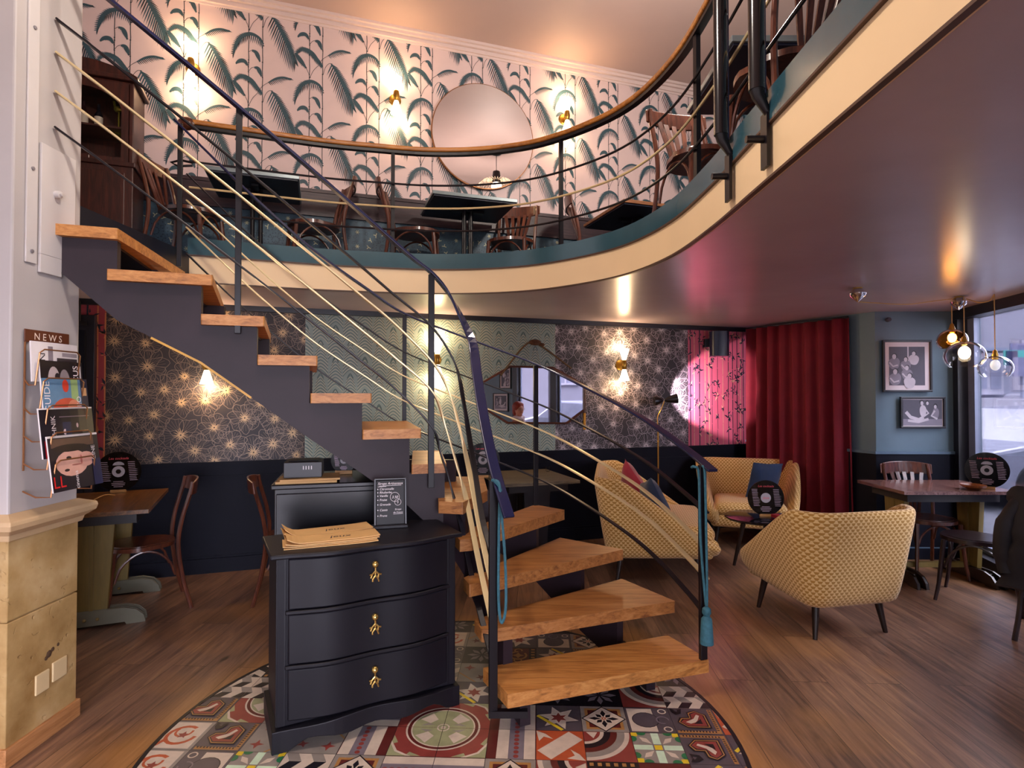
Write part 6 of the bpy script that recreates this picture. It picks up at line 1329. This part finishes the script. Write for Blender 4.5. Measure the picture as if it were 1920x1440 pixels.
b = B(); b.ball((-.02, 0, .90), .15, 0, 14, (1.1, .55, .32)); b.obj('saddle', M('purple_saddle', '#6f3a9c', .4), bk)
b = B(); b.tube(cr([(.52, -.26, 1.0), (.60, -.15, 1.05), (.62, 0, 1.04), (.60, .15, 1.05), (.52, .26, 1.0)], 4), .012, 8); b.obj('handlebar', m_blk, bk)
b = B(); b.tube([(-.30+.37*cos(a), 0, .35+.37*sin(a)) for a in [PI*(.15+.75*i/12) for i in range(13)]], .03, 8, flat=.4); b.obj('mudguard', M('purple_frame', '#6c2a86', .3), bk)
b = B()
for k in range(24):
    a = 2*PI*k/24; x, y = .80+.17*cos(a), .14*sin(a); b.tube([(.80+.13*cos(a), .11*sin(a), .92), (x, y, 1.20)], .006, 4)
b.tube([(.80+.175*cos(q*.2618), .145*sin(q*.2618), 1.20) for q in range(24)], .012, 6, closed=True); b.lathe([(.125, .92), (.125, .925), (0, .925)], 20, 0, (.80, 0, 0), sy=.85); b.obj('basket', M('grey_basket', '#6d7188', .5), bk)

# ================================================================== SEATED WOMAN (seen in the eight-sided mirror)
pr_ = thing('person', 'woman with short auburn hair, glasses and pale scarf, seated, seen in the mirror', 'person', (2.93, 1.98, 0), 0)
def with_skin(name, nodes, edges, mat, parent):
    me = bpy.data.meshes.new(name); me.from_pydata([n_[0] for n_ in nodes], edges, []); bm = bmesh.new(); bm.from_mesh(me); lay = bm.verts.layers.skin.verify(); bm.verts.ensure_lookup_table()
    for v, n_ in zip(bm.verts, nodes): v[lay].radius = (n_[1], n_[2] if len(n_) > 2 else n_[1])
    bm.verts[0][lay].use_root = True; bm.to_mesh(me); bm.free(); me.materials.append(mat); o = bpy.data.objects.new(name, me); COL.objects.link(o); o.parent = parent
    k = o.modifiers.new('skin', 'SKIN'); k.use_smooth_shade = True; s_ = o.modifiers.new('sub', 'SUBSURF'); s_.levels = 2; s_.render_levels = 2; return o
m_skin = M('skin', '#c98f78', .5, var=.05); m_coat = M('dark_coat', '#1c1a24', .7, var=.1); m_jean = M('dark_trousers', '#20243a', .8, var=.1)
N_ = [((0, 0, .55), .13, .10), ((0, -.01, .75), .13, .095), ((0, .0, .92), .14, .09), ((0, .0, 1.00), .07, .06), ((0, .02, 1.07), .048, .048), ((0, .05, 1.17), .07, .085), ((0, .05, 1.24), .068, .085),
      ((-.17, .0, .95), .05), ((-.22, .03, .72), .038), ((-.15, .25, .76), .028), ((-.12, .32, .765), .026), ((.17, 0, .95), .05), ((.22, .03, .72), .038), ((.15, .25, .76), .028), ((.12, .32, .765), .026),
      ((-.10, .05, .52), .085), ((-.12, .42, .52), .06), ((-.12, .44, .10), .04), ((-.12, .54, .05), .035), ((.10, .05, .52), .085), ((.12, .42, .52), .06), ((.12, .44, .10), .04), ((.12, .54, .05), .035)]
E_ = [(0, 1), (1, 2), (2, 3), (3, 4), (4, 5), (5, 6), (2, 7), (7, 8), (8, 9), (9, 10), (2, 11), (11, 12), (12, 13), (13, 14), (0, 15), (15, 16), (16, 17), (17, 18), (0, 19), (19, 20), (20, 21), (21, 22)]
for base, sx_ in ((10, -1), (14, 1)):
    bx = N_[base][0]
    for k, (dx, L_) in enumerate(((-.03, .055), (-.011, .068), (.009, .066), (.028, .052))):
        i0 = len(N_); N_ += [((bx[0]+dx*1.0, bx[1]+.05, bx[2]), .009), ((bx[0]+dx*1.1, bx[1]+.05+L_*.6, bx[2]-.004), .008), ((bx[0]+dx*1.1, bx[1]+.05+L_, bx[2]-.016), .007)]; E_ += [(base, i0), (i0, i0+1), (i0+1, i0+2)]
    i0 = len(N_); N_ += [((bx[0]-sx_*.045, bx[1]+.02, bx[2]), .010), ((bx[0]-sx_*.06, bx[1]+.055, bx[2]-.005), .009)]; E_ += [(base, i0), (i0, i0+1)]
body = with_skin('body', N_, E_, m_skin, pr_)
b = B(); b.ball((0, .048, 1.215), .098, 0, 20, (.80, .98, 1.18)); b.lathe([(.012, 0), (.010, .012), (0, .022)], 10, 0, (0, .135, 1.195), -PI/2+.4); b.ball((0, .132, 1.165), .016, 0, 8, (1.3, .5, .5)); b.ball((-.078, .045, 1.205), .02, 0, 8, (.4, .8, 1.2)); b.ball((.078, .045, 1.205), .02, 0, 8, (.4, .8, 1.2)); b.ball((0, .10, 1.125), .03, 0, 10); b.obj('face', m_skin, pr_)
b = B(); b.ball((0, .015, 1.255), .115, 0, 20, (.90, 1.0, .95)); b.ball((0, -.02, 1.185), .095, 0, 16, (.95, .8, 1.1)); b.ball((0, .095, 1.305), .05, 0, 12, (1.3, .8, .6)); b.obj('hair', M('auburn_hair', '#8a2f18', .6, var=.3, vs=30), pr_)
b = B(); [b.tube([(sx_*.032+.022*cos(q*.5236), .142, 1.222+.018*sin(q*.5236)) for q in range(12)], .0022, 5, closed=True) for sx_ in (-1, 1)]; [b.tube([(sx_*.054, .140, 1.224), (sx_*.080, .05, 1.222)], .002, 5) for sx_ in (-1, 1)]; b.tube([(-.01, .145, 1.224), (.01, .145, 1.224)], .002, 5); b.obj('glasses', m_blk, pr_)
with_skin('coat', [((0, -.01, .50), .165, .13), ((0, -.01, .72), .155, .12), ((0, .0, .92), .155, .11), ((0, .0, .99), .10, .08), ((-.18, .0, .94), .068), ((-.235, .03, .72), .055), ((-.16, .23, .765), .046), ((.18, 0, .94), .068), ((.235, .03, .72), .055), ((.16, .23, .765), .046)], [(0, 1), (1, 2), (2, 3), (2, 4), (4, 5), (5, 6), (2, 7), (7, 8), (8, 9)], m_coat, pr_)
with_skin('trousers', [((0, 0, .53), .15, .12), ((-.10, .06, .53), .10), ((-.12, .43, .53), .072), ((-.12, .44, .12), .055), ((.10, .06, .53), .10), ((.12, .43, .53), .072), ((.12, .44, .12), .055)], [(0, 1), (1, 2), (2, 3), (0, 4), (4, 5), (5, 6)], m_jean, pr_)
b = B(); b.tube([(.09*cos(q*.4488), .02+.085*sin(q*.4488), 1.055+.012*sin(q*1.3)) for q in range(14)], .038, 10, closed=True); b.tube(cr([(.03, .10, 1.05), (.04, .13, .98), (.03, .14, .86)], 4), [.035]*5+[.03]*4, 8); b.obj('scarf', M('pale_scarf', '#cfc2c8', .9, var=.15, vs=20), pr_)
for s_ in (-1, 1): b = B(); b.ball((s_*.12, .53, .045), .06, 0, 12, (.75, 1.9, .75)); b.obj('shoe', m_blk, pr_)
dup(cD, (2.93, 1.92, 0), 0, 'dark bentwood chair under the seated woman, reflected in the mirror')
trestle_table('small trestle table in front of the seated woman, reflected in the mirror', .50, .55, m_ww, m_khaki, M('black_brown_foot', '#2a1d16', .3), 0, (2.99, 2.60, 0))

b = B(); b.box(-.06, .06, -.045, .045, 0, .03, 0); b.box(-.061, .0, -.046, .046, .004, .031, 1)
tag(b.obj('card_box', [M('navy_card', '#14305c', .5), M('red_card', '#a01c2c', .5)], None, (2.26, 4.86, .4525), .3), 'small red and blue card box lying beside the vinyl record on the coffee table', 'box')
EXPO = 0.5
def sky_world():
    w = bpy.data.worlds.new('sky'); sc.world = w; w.use_nodes = True; t = w.node_tree; bg = t.nodes['Background']
    tc = t.nodes.new('ShaderNodeTexCoord'); dp = t.nodes.new('ShaderNodeVectorMath'); dp.operation = 'DOT_PRODUCT'; dp.inputs[1].default_value = tuple((WO*.8+Vector((0, 0, 1.0))).normalized()); t.links.new(tc.outputs['Generated'], dp.inputs[0])
    rp = t.nodes.new('ShaderNodeValToRGB'); e = rp.color_ramp.elements; e[0].position = .585; e[0].color = (.78, .71, .76, 1); e[1].position = .70; e[1].color = (11.5, 11.4, 13.5, 1)
    m = t.nodes.new('ShaderNodeMath'); m.operation = 'MULTIPLY_ADD'; m.inputs[1].default_value = .5; m.inputs[2].default_value = .5; t.links.new(dp.outputs['Value'], m.inputs[0]); t.links.new(m.outputs[0], rp.inputs[0]); t.links.new(rp.outputs[0], bg.inputs[0]); bg.inputs[1].default_value = 1.0
# ================================================================== CAMERA, WORLD, RENDER LOOK
cd = bpy.data.cameras.new('camera'); cam = bpy.data.objects.new('camera', cd); COL.objects.link(cam)
cam.location = CAM; cam.rotation_euler = (PI/2+PITCH, 0, 0); cd.sensor_fit = 'HORIZONTAL'; cd.sensor_width = 36; cd.lens = F/1920*36; cd.clip_start = .02; cd.clip_end = 200
sc.camera = cam
sky_world()
vs_ = sc.view_settings; vs_.view_transform = 'Standard'; vs_.look = 'None'; vs_.gamma = 1; vs_.exposure = EXPO; vs_.use_curve_mapping = False
sc.display_settings.display_device = 'sRGB'
sc.cycles.use_denoising = True; sc.cycles.max_bounces = 8; sc.cycles.transparent_max_bounces = 24; sc.cycles.sample_clamp_indirect = 6.0; sc.cycles.caustics_reflective = False; sc.cycles.caustics_refractive = False
